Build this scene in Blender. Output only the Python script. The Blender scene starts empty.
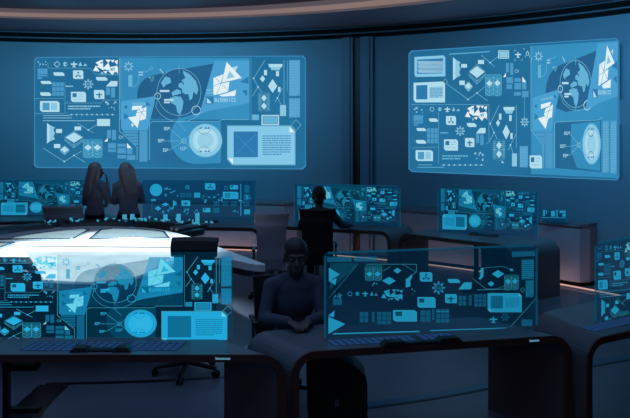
import bpy, bmesh, math, random
from mathutils import Vector, Matrix
from mathutils.geometry import tessellate_polygon
random.seed(7)
sc = bpy.context.scene
COL = sc.collection
PI = math.pi

# ------------------------------------------------------------------ camera
EYE = 2.27            # eye height
F, CX, CY = 700.0, 315.0, 123.0      # focal length in pixels, horizon row
cam = bpy.data.cameras.new('camera')
cam.sensor_fit = 'HORIZONTAL'; cam.sensor_width = 36.0
cam.lens = 36.0 * F / 630.0
cam.shift_y = -(209.0 - CY) / 630.0
cam.clip_start = 0.05; cam.clip_end = 100
cam_o = bpy.data.objects.new('camera', cam); COL.objects.link(cam_o)
cam_o.location = (0, 0, EYE); cam_o.rotation_euler = (PI / 2, 0, 0)
sc.camera = cam_o

# ------------------------------------------------------------------ colour + materials
def lin(c):
    out = []
    for v in c:
        v = v / 255.0
        out.append(v / 12.92 if v <= 0.04045 else ((v + 0.055) / 1.055) ** 2.4)
    return tuple(out)

def new_mat(name):
    m = bpy.data.materials.new(name); m.use_nodes = True
    m.node_tree.nodes.clear()
    return m, m.node_tree.nodes, m.node_tree.links

def surf(name, col, rough=0.6, metal=0.0, noise=0.12, scale=6.0, bump=0.0, spec=0.4):
    """a lit surface with a little procedural variation"""
    m, n, l = new_mat(name)
    out = n.new('ShaderNodeOutputMaterial'); b = n.new('ShaderNodeBsdfPrincipled')
    tc = n.new('ShaderNodeTexCoord'); nt = n.new('ShaderNodeTexNoise'); nt.inputs['Scale'].default_value = scale
    nt.inputs['Detail'].default_value = 4
    mx = n.new('ShaderNodeMix'); mx.data_type = 'RGBA'
    c = lin(col)
    mx.inputs[6].default_value = tuple(v * (1 - noise) for v in c) + (1,)
    mx.inputs[7].default_value = tuple(min(1, v * (1 + noise)) for v in c) + (1,)
    l.new(tc.outputs['Object'], nt.inputs['Vector']); l.new(nt.outputs['Fac'], mx.inputs[0])
    l.new(mx.outputs[2], b.inputs['Base Color'])
    b.inputs['Roughness'].default_value = rough; b.inputs['Metallic'].default_value = metal
    b.inputs['Specular IOR Level'].default_value = spec
    if bump:
        bp = n.new('ShaderNodeBump'); bp.inputs['Strength'].default_value = bump
        l.new(nt.outputs['Fac'], bp.inputs['Height']); l.new(bp.outputs['Normal'], b.inputs['Normal'])
    l.new(b.outputs[0], out.inputs[0])
    return m

def glow(name, col, strength=1.0, alpha=1.0, tint=(1, 1, 1), noise=0.0, nscale=3.0, sample=False, grid=0.0):
    """light-giving surface; alpha < 1 lets what is behind shine through (tinted)"""
    m, n, l = new_mat(name)
    out = n.new('ShaderNodeOutputMaterial'); e = n.new('ShaderNodeEmission')
    c = lin(col); e.inputs['Color'].default_value = c + (1,)
    e.inputs['Strength'].default_value = strength
    if noise or grid:
        tc = n.new('ShaderNodeTexCoord'); nt = n.new('ShaderNodeTexNoise')
        nt.inputs['Scale'].default_value = nscale; nt.inputs['Detail'].default_value = 3
        l.new(tc.outputs['Object'], nt.inputs['Vector'])
        mr = n.new('ShaderNodeMapRange')
        mr.inputs['From Min'].default_value = 0.3; mr.inputs['From Max'].default_value = 0.7
        mr.inputs['To Min'].default_value = strength * (1 - noise); mr.inputs['To Max'].default_value = strength * (1 + noise)
        l.new(nt.outputs['Fac'], mr.inputs['Value']); l.new(mr.outputs[0], e.inputs['Strength'])
    if alpha < 1.0:
        t = n.new('ShaderNodeBsdfTransparent'); t.inputs['Color'].default_value = tuple(tint) + (1,)
        mx = n.new('ShaderNodeMixShader'); mx.inputs[0].default_value = alpha
        l.new(t.outputs[0], mx.inputs[1]); l.new(e.outputs[0], mx.inputs[2]); l.new(mx.outputs[0], out.inputs[0])
    else:
        l.new(e.outputs[0], out.inputs[0])
    m.cycles.emission_sampling = 'AUTO' if sample else 'NONE'
    return m

# ------------------------------------------------------------------ mesh helper
class MB:
    def __init__(s): s.v = []; s.f = []; s.m = []; s.sm = []
    def add(s, vs, fs, mi=0, smooth=False):
        o = len(s.v); s.v += [tuple(p) for p in vs]
        for f in fs:
            s.f.append([i + o for i in f]); s.m.append(mi); s.sm.append(smooth)
        return s
    def box(s, c, size, rz=0.0, mi=0, M=None):
        x, y, z = (d / 2 for d in size)
        vs = [Vector((a, b, d)) for a in (-x, x) for b in (-y, y) for d in (-z, z)]
        R = Matrix.Rotation(rz, 3, 'Z') if M is None else M
        vs = [R @ p + Vector(c) for p in vs]
        return s.add(vs, [(0, 1, 3, 2), (4, 6, 7, 5), (0, 4, 5, 1), (2, 3, 7, 6), (0, 2, 6, 4), (1, 5, 7, 3)], mi)
    def prism(s, poly, z0, z1, mi=0, mtop=None):
        """vertical extrusion of an xy polygon"""
        k = len(poly)
        vs = [(p[0], p[1], z0) for p in poly] + [(p[0], p[1], z1) for p in poly]
        s.add(vs, [[i, (i + 1) % k, k + (i + 1) % k, k + i] for i in range(k)], mi)
        tri = tessellate_polygon([[Vector((p[0], p[1], 0)) for p in poly]])
        s.add([(p[0], p[1], z1) for p in poly], tri, mi if mtop is None else mtop)
        s.add([(p[0], p[1], z0) for p in poly], [t[::-1] for t in tri], mi)
        return s
    def tube(s, p0, p1, r0, r1=None, seg=12, mi=0, caps=True):
        r1 = r0 if r1 is None else r1
        p0, p1 = Vector(p0), Vector(p1); d = (p1 - p0)
        q = d.to_track_quat('Z', 'Y') if d.length > 1e-9 else Matrix.Identity(3).to_quaternion()
        vs = []
        for p, r in ((p0, r0), (p1, r1)):
            for i in range(seg):
                a = 2 * PI * i / seg
                vs.append(p + q @ Vector((r * math.cos(a), r * math.sin(a), 0)))
        s.add(vs, [[i, (i + 1) % seg, seg + (i + 1) % seg, seg + i] for i in range(seg)], mi, True)
        if caps:
            s.add(vs[:seg], [list(range(seg))[::-1]], mi); s.add(vs[seg:], [list(range(seg))], mi)
        return s
    def capsule(s, p0, p1, r0, r1, seg=14, mi=0):
        p0, p1 = Vector(p0), Vector(p1); d = p1 - p0
        q = d.to_track_quat('Z', 'Y') if d.length > 1e-9 else Vector((0, 0, 1)).to_track_quat('Z', 'Y')
        rings = []
        for k in range(5):
            t = -PI / 2 + PI / 2 * k / 4
            rings.append((p0, r0 * math.cos(t), r0 * math.sin(t)))
        for k in range(5):
            t = PI / 2 * k / 4
            rings.append((p1, r1 * math.cos(t), r1 * math.sin(t)))
        vs = []
        for c, rr, h in rings:
            rr = max(rr, 1e-4)
            for i in range(seg):
                a = 2 * PI * i / seg
                vs.append(c + q @ Vector((rr * math.cos(a), rr * math.sin(a), h)))
        fs = []
        for k in range(len(rings) - 1):
            for i in range(seg):
                fs.append([k * seg + i, k * seg + (i + 1) % seg, (k + 1) * seg + (i + 1) % seg, (k + 1) * seg + i])
        fs.append(list(range(seg))[::-1]); fs.append([(len(rings) - 1) * seg + i for i in range(seg)])
        return s.add(vs, fs, mi, True)
    def ellipsoid(s, c, r, M=None, seg=20, mi=0):
        M = M or Matrix.Identity(3); c = Vector(c); n = seg // 2
        vs = []; fs = []
        for k in range(n + 1):
            t = -PI / 2 + PI * k / n
            rr = max(math.cos(t), 1e-3)
            for i in range(seg):
                a = 2 * PI * i / seg
                vs.append(c + M @ Vector((r[0] * rr * math.cos(a), r[1] * rr * math.sin(a), r[2] * math.sin(t))))
        for k in range(n):
            for i in range(seg):
                fs.append([k * seg + i, k * seg + (i + 1) % seg, (k + 1) * seg + (i + 1) % seg, (k + 1) * seg + i])
        fs.append(list(range(seg))[::-1]); fs.append([n * seg + i for i in range(seg)])
        return s.add(vs, fs, mi, True)
    def sweep(s, path, prof, mi=0, closed=False, smooth=False, caps=True):
        """path: list of (point, x-axis, y-axis); prof: list of 2D points"""
        k = len(prof); vs = []
        for p, ax, ay in path:
            for a, b in prof: vs.append(Vector(p) + Vector(ax) * a + Vector(ay) * b)
        fs = []; n = len(path)
        for j in range(n if closed else n - 1):
            for i in range(k):
                a = j * k; b = ((j + 1) % n) * k
                fs.append([a + i, a + (i + 1) % k, b + (i + 1) % k, b + i])
        s.add(vs, fs, mi, smooth)
        if caps and not closed:
            s.add(vs[:k], [list(range(k))[::-1]], mi); s.add(vs[-k:], [list(range(k))], mi)
        return s
    def mesh(s, name, mats):
        me = bpy.data.meshes.new(name)
        me.from_pydata(s.v, [], s.f)
        for m in (mats if isinstance(mats, (list, tuple)) else [mats]): me.materials.append(m)
        for p, mi, sm in zip(me.polygons, s.m, s.sm): p.material_index = mi; p.use_smooth = sm
        bm = bmesh.new(); bm.from_mesh(me); bmesh.ops.recalc_face_normals(bm, faces=bm.faces); bm.to_mesh(me); bm.free()
        me.update(); return me
    def build(s, name, mats, parent=None, bevel=0.0, seg=2):
        o = bpy.data.objects.new(name, s.mesh(name, mats)); COL.objects.link(o)
        if parent is not None:
            o.parent = parent; o.matrix_parent_inverse = Matrix.Identity(4)
        if bevel:
            md = o.modifiers.new('bevel', 'BEVEL'); md.width = bevel; md.segments = seg; md.limit_method = 'ANGLE'
            md.angle_limit = math.radians(40)
        return o

def tag(o, label=None, cat=None, group=None, kind=None):
    if label: o['label'] = label
    if cat: o['category'] = cat
    if group: o['group'] = group
    if kind: o['kind'] = kind
    return o

def thing(name, label, cat, loc=(0, 0, 0), rz=0.0, group=None):
    o = bpy.data.objects.new(name, None); COL.objects.link(o)
    o.empty_display_size = 0.1
    o.location = loc; o.rotation_euler = (0, 0, rz)
    return tag(o, label, cat, group)

def struct(o): o['kind'] = 'structure'; return o

def copy_tree(o, parent=None):
    c = o.copy(); COL.objects.link(c)
    if parent is not None: c.parent = parent
    for ch in list(o.children): copy_tree(ch, c)
    return c

# a photo position as a point on the floor-parallel plane / at a given distance
def at(px, y_dist): return (px - CX) / F * y_dist

# ------------------------------------------------------------------ room
RC = Vector((-3.23, 3.5)); RR = 9.6          # the round room: centre and radius
WALL_TOP = 3.76

def wall_hit(px, py, off=0.0):
    dx, dz = (px - CX) / F, -(py - CY) / F
    r = RR - off
    a = dx * dx + 1; b = -2 * (dx * RC.x + RC.y); c = RC.length_squared - r * r
    t = (-b + math.sqrt(b * b - 4 * a * c)) / (2 * a)
    return Vector((dx * t, t, EYE + dz * t))

def wall_angle(px):
    p = wall_hit(px, 123); return math.atan2(p.y - RC.y, p.x - RC.x)

def ring_path(r, z, a0, a1, n, close=False):
    out = []
    for i in range(n if close else n + 1):
        a = a0 + (a1 - a0) * i / n
        d = Vector((math.cos(a), math.sin(a), 0))
        out.append((Vector((RC.x, RC.y, z)) + d * r, -d, Vector((0, 0, 1))))
    return out

M_wall = surf('wall_paint', (76, 108, 128), 0.55, noise=0.10, scale=1.6)
M_ceil = surf('ceiling_paint', (118, 114, 130), 0.6, noise=0.06, scale=1.0)
M_ceil2 = surf('ceiling_paint_darkened', (70, 70, 86), 0.7, noise=0.06, scale=1.0)  # ceiling paint darkened on the inner disc to offset excess light there
M_floor = surf('floor_vinyl', (92, 96, 110), 0.38, noise=0.18, scale=2.2)
M_black = surf('black_lacquer', (14, 11, 14), 0.45, noise=0.1)
M_blacktrim = surf('black_trim', (16, 11, 12), 0.8, noise=0.1, spec=0.1)
M_pil = surf('pilaster_paint', (70, 92, 116), 0.5, noise=0.08)
M_cab = surf('cabinet_laminate', (124, 120, 134), 0.5, noise=0.1)
M_desk = surf('desk_laminate', (92, 98, 110), 0.42, noise=0.08, scale=3)
M_edge = surf('desk_edge_walnut', (92, 64, 62), 0.5, noise=0.15, scale=5)
M_leg = surf('desk_leg_laminate', (110, 96, 100), 0.45, noise=0.08)
M_chair_b = surf('black_leather', (30, 26, 30), 0.5, noise=0.15, scale=12)
M_chair_g = surf('grey_leather', (152, 150, 164), 0.5, noise=0.08, scale=12)
M_plastic = surf('dark_plastic', (22, 20, 24), 0.45, noise=0.1)
M_metal = surf('brushed_metal', (120, 124, 132), 0.3, metal=0.9, noise=0.1, scale=20)
M_chrome = surf('chrome', (190, 196, 204), 0.15, metal=1.0, noise=0.05, scale=10)
M_table = surf('white_table_lacquer', (226, 230, 234), 0.3, noise=0.02, scale=2)
M_tdark = surf('table_base_grey', (60, 66, 76), 0.5)  # dark grey of the table's base drum
M_inlay = surf('floor_inlay_dark', (24, 26, 34), 0.35, noise=0.1)
M_stepshine = surf('floor_step_blue_shine', (44, 84, 112), 0.35, noise=0.1)  # blue reflection on a lit step edge, painted as colour
M_cove = glow('cove_light', (136, 114, 110), 1.0, sample=True)
M_cove2 = glow('cove_glow_falloff', (88, 80, 88), 1.0, sample=True)  # dimmer bands paint the strip's light fading into the ceiling
M_led = glow('base_led', (226, 170, 156), 1.0, sample=True)

NS = 160
fl = MB()
fv = [(RC.x + (RR + .2) * math.cos(2 * PI * i / 96), RC.y + (RR + .2) * math.sin(2 * PI * i / 96)) for i in range(96)]
fl.prism(fv, -0.1, 0.0)
struct(fl.build('floor', M_floor))
w = MB()
w.sweep(ring_path(RR, 0, 0, 2 * PI, NS, True), [(0, 0), (0, 4.4), (-.2, 4.4), (-.2, 0)], closed=True, smooth=False)
o = struct(w.build('wall_back', M_wall))
# ceiling: inner disc + lower soffit ring by the wall with a light strip in the step between
CEIL = 3.98
m = MB()
m.prism([(RC.x + 7.6 * math.cos(2 * PI * i / 128), RC.y + 7.6 * math.sin(2 * PI * i / 128)) for i in range(128)], CEIL + .06, CEIL + .2)
struct(m.build('ceiling', M_ceil2))
m = MB()
m.sweep(ring_path(RR, CEIL, 0, 2 * PI, NS, True), [(0, -.03), (0, .25), (1.88, .25), (1.88, 0.02)], closed=True)
struct(m.build('trim_1', M_ceil))
strip = thing('ceiling_light_strip', 'long curved warm light strip running around the ceiling', 'ceiling light', (RC.x, RC.y, CEIL))
for nm, q0, q1, mt in (('diffuser', -.20, .22, M_cove), ('glow_falloff', -.42, -.20, M_cove2), ('glow_falloff', .22, .46, M_cove2)):
    m = MB(); m.sweep([(Vector((math.cos(2 * PI * i / NS), math.sin(2 * PI * i / NS), 0)) * 7.66, -Vector((math.cos(2 * PI * i / NS), math.sin(2 * PI * i / NS), 0)), Vector((0, 0, 1))) for i in range(NS)], [(q0, -.004), (q1, -.004), (q1, .02), (q0, .02)], closed=True); m.build(nm, mt, strip)
# black double band at the top of the wall
m = MB(); m.sweep(ring_path(RR, WALL_TOP + .085, 0, 2 * PI, NS, True), [(0, 0), (.09, 0), (.09, .08), (0, .08)], closed=True)
struct(m.build('trim_2', M_blacktrim))
m = MB(); m.sweep(ring_path(RR, WALL_TOP, 0, 2 * PI, NS, True), [(0, 0), (.07, 0), (.07, .06), (0, .06)], closed=True)
struct(m.build('trim_3', M_blacktrim))
m = MB(); m.sweep(ring_path(RR, WALL_TOP + .07, 0, 2 * PI, NS, True), [(0, 0), (.05, 0), (.05, .035), (0, .035)], closed=True)
struct(m.build('trim_4', M_pil))
# twin pilasters between the two wall screens
for k, (xa, xb) in enumerate(((343.5, 354.5), (362, 374.5))):
    a0, a1 = wall_angle(xb), wall_angle(xa)
    m = MB(); m.sweep(ring_path(RR, 0, a0, a1, 4), [(0, 0), (.09, 0), (.09, WALL_TOP), (0, WALL_TOP)])
    m.sweep(ring_path(RR, 0, a0 + (a1 - a0) * .22, a1 - (a1 - a0) * .22, 4), [(.08, 0), (.12, 0), (.12, WALL_TOP), (.08, WALL_TOP)])
    struct(m.build('trim_%d' % (5 + k), M_pil))
m = MB(); m.sweep(ring_path(RR, 0, wall_angle(362), wall_angle(354.5), 3), [(0, 0), (.02, 0), (.02, WALL_TOP), (0, WALL_TOP)])
struct(m.build('trim_7', M_black))
# long low cabinets along the wall, with a ledge, and a warm light strip at the floor
def wall_cabinet(label, px0, px1, rounded):
    a0, a1 = wall_angle(px1), wall_angle(px0); n = 40
    t = thing('wall_cabinet', label, 'cabinet', (RC.x + (RR - .2) * math.cos((a0 + a1) / 2), RC.y + (RR - .2) * math.sin((a0 + a1) / 2), 0), group=None)
    inv = Matrix.Translation(-t.location)
    def ring(depth0, depth1, z0, z1, name, mat, shrink=0.0):
        m = MB(); pts = []
        rr = .16; da = rr / RR
        path = []
        for i in range(n + 1):
            a = a0 + (a1 - a0) * i / n
            path.append(a)
        prof = []
        out = []
        for a in path:
            # depth eases to a quarter round at the ends
            e = min(a - a0, a1 - a) / da
            dd = depth1
            if rounded and e < 1: dd = depth1 - rr * (1 - math.sqrt(max(0, 1 - (1 - e) ** 2)))
            d = Vector((math.cos(a), math.sin(a), 0))
            base = Vector((RC.x, RC.y, 0)) + d * (RR - .012)
            out.append([base - d * depth0 + Vector((0, 0, z0)), base - d * dd + Vector((0, 0, z0)), base - d * dd + Vector((0, 0, z1)), base - d * depth0 + Vector((0, 0, z1))])
        vs = [inv @ p for r in out for p in r]; fs = []
        for j in range(len(out) - 1):
            for i in range(4): fs.append([j * 4 + i, j * 4 + (i + 1) % 4, (j + 1) * 4 + (i + 1) % 4, (j + 1) * 4 + i])
        fs += [[0, 1, 2, 3], [(len(out) - 1) * 4 + i for i in (3, 2, 1, 0)]]
        m.add(vs, fs)
        return m.build(name, mat, t)
    # finer steps at the ends
    ring(0, .34, .06, .83, 'cabinet_body', M_cab)
    ring(0, .37, .83, .87, 'ledge', M_desk)
    ring(0, .30, 0, .06, 'plinth', M_blacktrim)
    return t
wall_cabinet('long low curved wall cabinet under the left wall screen', -90, 300, True)
wall_cabinet('long low curved wall cabinet under the right wall screen, small hologram on top', 398, 597, True)
m = MB(); m.sweep(ring_path(RR - .375, .002, wall_angle(720), wall_angle(-120), 90), [(0, 0), (.04, 0), (.04, .008), (0, .008)])
tag(m.build('floor_light_strip', M_led), 'thin warm light strip along the floor at the foot of the curved wall', 'light strip')
# inlaid floor bands, and a lit step edge drawn as flat colour
def floor_band(name, pts, width, mat, z=.004):
    m = MB(); path = []
    for i, p in enumerate(pts):
        a = Vector(pts[max(0, i - 1)]); b = Vector(pts[min(len(pts) - 1, i + 1)])
        d = (b - a).normalized(); path.append((Vector((p[0], p[1], 0)), Vector((-d.y, d.x, 0)), Vector((0, 0, 1))))
    m.sweep(path, [(-width / 2, .0005), (width / 2, .0005), (width / 2, z), (-width / 2, z)])
    return struct(m.build(name, mat))
def fpt(px, py): Y = EYE * F / (py - CY); return ((px - CX) / F * Y, Y)
def curve(pts, n=8):
    out = []
    for i in range(len(pts) - 1):
        p0 = Vector(pts[max(0, i - 1)]); p1 = Vector(pts[i]); p2 = Vector(pts[i + 1]); p3 = Vector(pts[min(len(pts) - 1, i + 2)])
        for k in range(n):
            t = k / n
            out.append(0.5 * ((2 * p1) + (p2 - p0) * t + (2 * p0 - 5 * p1 + 4 * p2 - p3) * t * t + (3 * p1 - p0 - 3 * p2 + p3) * t ** 3))
    out.append(Vector(pts[-1])); return [tuple(p) for p in out]
floor_band('trim_8', curve([fpt(46, 384), fpt(100, 383), fpt(160, 381), fpt(232, 376), fpt(262, 372)]), .05, M_inlay)
floor_band('trim_9', curve([fpt(10, 440), fpt(30, 409), fpt(54, 385.5)]), .26, M_inlay)
floor_band('trim_10', curve([fpt(330, 411), fpt(362, 406), fpt(420, 398), fpt(484, 387), fpt(540, 374), fpt(600, 362), fpt(660, 352)]), .11, M_stepshine)
floor_band('trim_11', curve([fpt(330, 414.5), fpt(362, 409.3), fpt(420, 401.2), fpt(484, 390), fpt(540, 377), fpt(600, 365), fpt(660, 355)]), .03, M_inlay)
# ------------------------------------------------------------------ screens and their graphics
class Screen:
    """a display: surf(px, py, off) gives a point on its surface; graphics are laid on it in thin layers"""
    def __init__(s, name, label, group, loc, point, mats, step, strip=None, T=None, clip=None):
        s.root = thing(name, label, 'screen', loc, group=group)
        s.inv = Matrix.Translation(-Vector(loc)); s.point = point; s.mats = mats
        s.keys = list(mats.keys()); s.step = step; s.strip = strip; s.T = T or (lambda x, y: (x, y)); s.clip = clip
        s.level = 1; s.detail = True
    def begin(s, name):
        s.name = name; s.V = []; s.Fc = []; s.MI = []; s.lv = 0
        return s
    def end(s):
        if s.Fc:
            used = sorted(set(s.MI)); mb = MB(); mb.v = s.V; mb.f = s.Fc; mb.m = [used.index(i) for i in s.MI]; mb.sm = [False] * len(s.Fc)
            me = bpy.data.meshes.new(s.name); me.from_pydata(mb.v, [], mb.f)
            for i in used: me.materials.append(s.mats[s.keys[i]])
            for p, i in zip(me.polygons, mb.m): p.material_index = i
            o = bpy.data.objects.new(s.name, me); COL.objects.link(o); o.parent = s.root
        s.level += 1
        return s
    def _emit(s, pts, tone):
        off = (s.level * 1.0 + s.lv * .2) * s.step
        o = len(s.V); s.V += [tuple(s.inv @ s.point(x, y, off)) for x, y in pts]
        s.Fc.append([o + i for i in range(len(pts))]); s.MI.append(s.keys.index(tone))
    @staticmethod
    def _cut(poly, x, keep_less, ax=0):
        out = []
        for i in range(len(poly)):
            a, b = poly[i], poly[(i + 1) % len(poly)]
            ia = (a[ax] <= x) == keep_less; ib = (b[ax] <= x) == keep_less
            if ia: out.append(a)
            if ia != ib:
                t = (x - a[ax]) / (b[ax] - a[ax])
                out.append((a[0] + (b[0] - a[0]) * t, a[1] + (b[1] - a[1]) * t))
        return out
    def poly(s, pts, tone, adv=True):
        pts = [s.T(*p) for p in pts]
        tris = tessellate_polygon([[Vector((p[0], p[1], 0)) for p in pts]]) if len(pts) > 3 else [(0, 1, 2)]
        if len(pts) == 4 and s._convex(pts): tris = [(0, 1, 2, 3)]
        for t in tris:
            q = [pts[i] if not isinstance(i, Vector) else i for i in t]
            if s.clip:
                x0, y0, x1, y1 = s.clip
                for ax, v, less in ((0, x1, True), (0, x0, False), (1, y1, True), (1, y0, False)):
                    q = s._cut(q, v, less, ax)
                    if len(q) < 3: break
                if len(q) < 3: continue
            xs = [p[0] for p in q]
            if s.strip and max(xs) - min(xs) > s.strip:
                x = math.floor(min(xs) / s.strip) * s.strip + s.strip; rest = q
                while x < max(xs):
                    a = s._cut(rest, x, True); rest = s._cut(rest, x, False)
                    if len(a) > 2: s._emit(a, tone)
                    x += s.strip
                if len(rest) > 2: s._emit(rest, tone)
            else: s._emit(q, tone)
        if adv:
            s.lv += 1
            if s.name == 'flow_path': s._flush()
        return s
    @staticmethod
    def _convex(p):
        sg = 0
        for i in range(len(p)):
            a, b, c = p[i], p[(i + 1) % len(p)], p[(i + 2) % len(p)]
            z = (b[0] - a[0]) * (c[1] - b[1]) - (b[1] - a[1]) * (c[0] - b[0])
            if z:
                if sg and (z > 0) != (sg > 0): return False
                sg = z
        return True
    def rect(s, x0, y0, x1, y1, tone, adv=True): return s.poly([(x0, y0), (x1, y0), (x1, y1), (x0, y1)], tone, adv)
    def rrect(s, x0, y0, x1, y1, r, tone):
        pts = []
        for cx, cy, a in ((x1 - r, y1 - r, 0), (x0 + r, y1 - r, 90), (x0 + r, y0 + r, 180), (x1 - r, y0 + r, 270)):
            for k in range(5):
                t = math.radians(a + 22.5 * k); pts.append((cx + r * math.cos(t), cy + r * math.sin(t)))
        return s.poly(pts, tone)
    def line(s, pts, w, tone):
        for a, b in zip(pts, pts[1:]):
            d = Vector((b[0] - a[0], b[1] - a[1]))
            if d.length < 1e-6: continue
            n = Vector((-d.y, d.x)).normalized() * w / 2
            s.poly([(a[0] + n.x, a[1] + n.y), (b[0] + n.x, b[1] + n.y), (b[0] - n.x, b[1] - n.y), (a[0] - n.x, a[1] - n.y)], tone, False)
        s.lv += 1; return s._flush()
    def _flush(s):
        if s.name in ('panel_outline', 'caption_block', 'flow_path'): nm = s.name; s.end(); s.begin(nm)
        return s
    def disc(s, cx, cy, r, tone, ry=None, n=28):
        ry = ry or r
        return s.poly([(cx + r * math.cos(2 * PI * i / n), cy + ry * math.sin(2 * PI * i / n)) for i in range(n)], tone)
    def ring(s, cx, cy, r, w, tone, ry=None, n=32, a0=0, a1=360):
        ry = ry or r; P = []
        k = n if a1 - a0 >= 360 else max(4, int(n * (a1 - a0) / 360))
        for i in range(k):
            ta, tb = math.radians(a0 + (a1 - a0) * i / k), math.radians(a0 + (a1 - a0) * (i + 1) / k)
            f0, f1 = 1 - w / (2 * r), 1 + w / (2 * r)
            q = [(cx + r * f * math.cos(t), cy + ry * f * math.sin(t)) for t, f in ((ta, f0), (tb, f0), (tb, f1), (ta, f1))]
            s.poly(q, tone, False)
        s.lv += 1; return s
    def frame(s, x0, y0, x1, y1, w, tone):
        s.rect(x0, y0, x1, y0 + w, tone, False); s.rect(x0, y1 - w, x1, y1, tone, False)
        s.rect(x0, y0, x0 + w, y1, tone, False); s.rect(x1 - w, y0, x1, y1, tone, False); s.lv += 1; return s
    def greek(s, x0, y0, x1, y1, n, tone, seed=1, fill=.45):
        """n rows of tiny unreadable text, as broken dashes"""
        rnd = random.Random(seed); h = (y1 - y0) / n
        for i in range(n):
            x = x0; end = x1 - (0 if i < n - 1 else (x1 - x0) * .3)
            while x < end - .3:
                wd = rnd.uniform(1.2, 3.6); e = min(x + wd, end)
                s.rect(x, y0 + h * (i + .5 - fill / 2), e, y0 + h * (i + .5 + fill / 2), tone, False); x = e + .45
        s.lv += 1; return s._flush()

# ---- single graphics; sx, sy scale them, (x, y) is the centre or the upper left corner
def g_plane(S, x, y, k, tone, kx=None):
    kx = kx or k
    P = [(0, -1), (.18, -.55), (.2, -.25), (1, -.2), (1, .12), (.22, .25), (.16, .6), (.5, .8), (.5, 1), (-.5, 1), (-.5, .8), (-.16, .6), (-.22, .25), (-1, .12), (-1, -.2), (-.2, -.25), (-.18, -.55)]
    S.poly([(x + a * kx, y + b * k) for a, b in P], tone)
def g_gear(S, x, y, r, tone, n=8, kx=1.0, core=True):
    S.begin('gear_icon'); S.ring(x, y, r * .62 * kx, .7 * r / 4, tone, r * .62)
    for i in range(n):
        a = 2 * PI * i / n; c, q = math.cos(a), math.sin(a)
        S.poly([(x + kx * (c * r * u - q * v * r), y + q * r * u + c * v * r) for u, v in ((.72, -.1), (1.08, -.17), (1.08, .17), (.72, .1))], tone, False)
    if core: S.ring(x, y, r * .28 * kx, .12 * r, tone, r * .2)
    S.end()
def g_pill(S, x0, y0, x1, y1, tone='bright'):
    S.begin('tag_label'); h = y1 - y0
    S.poly([(x0, y0), (x1 - h * .6, y0), (x1, y0 + h * .5), (x1, y1), (x0 + h * .5, y1), (x0, y0 + h * .6)], tone).end()
def g_para(S, x0, y0, x1, y1, tone='bright'):
    S.begin('slanted_label').poly([(x0, y1), (x0 + (x1 - x0) * .42, y0), (x1, y0), (x1, y1 - .2 * (y1 - y0)), (x1 - .12 * (x1 - x0), y1)], tone).end()
def g_card(S, x0, y0, x1, y1, icon='plane', tone='bright', ink='ink'):
    w, h = x1 - x0, y1 - y0; cx, cy = (x0 + x1) / 2, (y0 + y1) / 2
    S.begin({'plane': 'aircraft_card', 'mol': 'molecule_card', 'photo': 'photo_card', 'image': 'image_card'}[icon])
    S.poly([(x0, y0), (x1 - w * .12, y0), (x1, y0 + h * .16), (x1, y1), (x0 + w * .12, y1), (x0, y1 - h * .16)], tone)
    if icon == 'plane': g_plane(S, cx, cy + h * .02, h * .33, ink, w * .3)
    elif icon == 'mol':
        for a in (90, 210, 330):
            t = math.radians(a); px, py = cx + .22 * w * math.cos(t), cy + h * .05 - .28 * h * math.sin(t)
            S.line([(cx, cy + h * .05), (px, py)], .07 * w, ink); S.disc(px, py, .085 * w, ink, .11 * h, 10)
    elif icon == 'photo':
        S.rect(x0 + w * .1, y0 + h * .14, x0 + w * .38, y0 + h * .52, ink)
        S.rect(x0 + w * .5, y0 + h * .2, x1 - w * .14, y0 + h * .28, 'light'); S.rect(x0 + w * .5, y0 + h * .4, x1 - w * .2, y0 + h * .48, 'light')
        S.rect(x0 + w * .12, y0 + h * .7, x1 - w * .14, y0 + h * .77, 'light')
    else:
        S.rect(x0 + w * .13, y0 + h * .16, x0 + w * .49, y1 - h * .16, 'mid')
        S.rect(x0 + w * .56, y0 + h * .18, x1 - w * .12, y1 - h * .18, 'light')
    S.end()
def g_grid(S, x0, y0, x1, y1, nx, ny, tone='mid', gap=.6, name='table_block'):
    S.begin(name); w, h = (x1 - x0) / nx, (y1 - y0) / ny
    for i in range(nx):
        for j in range(ny): S.rect(x0 + i * w + gap / 2, y0 + j * h + gap / 2, x0 + (i + 1) * w - gap / 2, y0 + (j + 1) * h - gap / 2, tone, False)
    S.end()
def g_diamond(S, x, y, rx, ry, drop=0, tone='bright'):
    S.begin('layered_diamond')
    if drop:
        for d in (drop * .55, drop):
            S.line([(x - rx * 1.12, y + d * .55 - .2), (x, y + ry + d), (x + rx * 1.12, y + d * .55 - .2)], .5, 'line')
        S.line([(x, y + ry), (x, y + ry + drop)], .4, 'line')
        S.line([(x - rx * 1.1, y), (x, y - ry * 1.25), (x + rx * 1.1, y)], .4, 'line')
    S.poly([(x - rx, y), (x, y - ry), (x + rx, y), (x, y + ry)], tone).end()
def g_stack(S, x, y, rx, ry, top, bot, vert=True, tone='bright'):
    """a small diamond inside a stack of wire layers"""
    S.begin('wire_stack')
    if vert:
        S.rect(x - rx, top, x + rx, bot, 'veil')
        k = 5
        for i in range(k):
            yy = top + ry + (bot - top - 2 * ry) * i / (k - 1); S.line([(x - rx, yy), (x, yy + ry), (x + rx, yy)], .35, 'line')
        for dx in (-rx, 0, rx): S.line([(x + dx, top + ry * .6), (x + dx, bot - ry * .6)], .3, 'line')
    else:
        for d in (-1, -.5, 0, .5, 1):
            S.ring(x, y + d * (bot - top) * .4, rx * 1.5, .3, 'line', ry * .6, n=18)
            S.line([(x - rx * 1.8, y + d * (bot - top) * .4), (x + rx * 1.8, y + d * (bot - top) * .4)], .3, 'line')
    S.poly([(x - rx * .8, y), (x, y - ry), (x + rx * .8, y), (x, y + ry)], tone).end()
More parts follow.
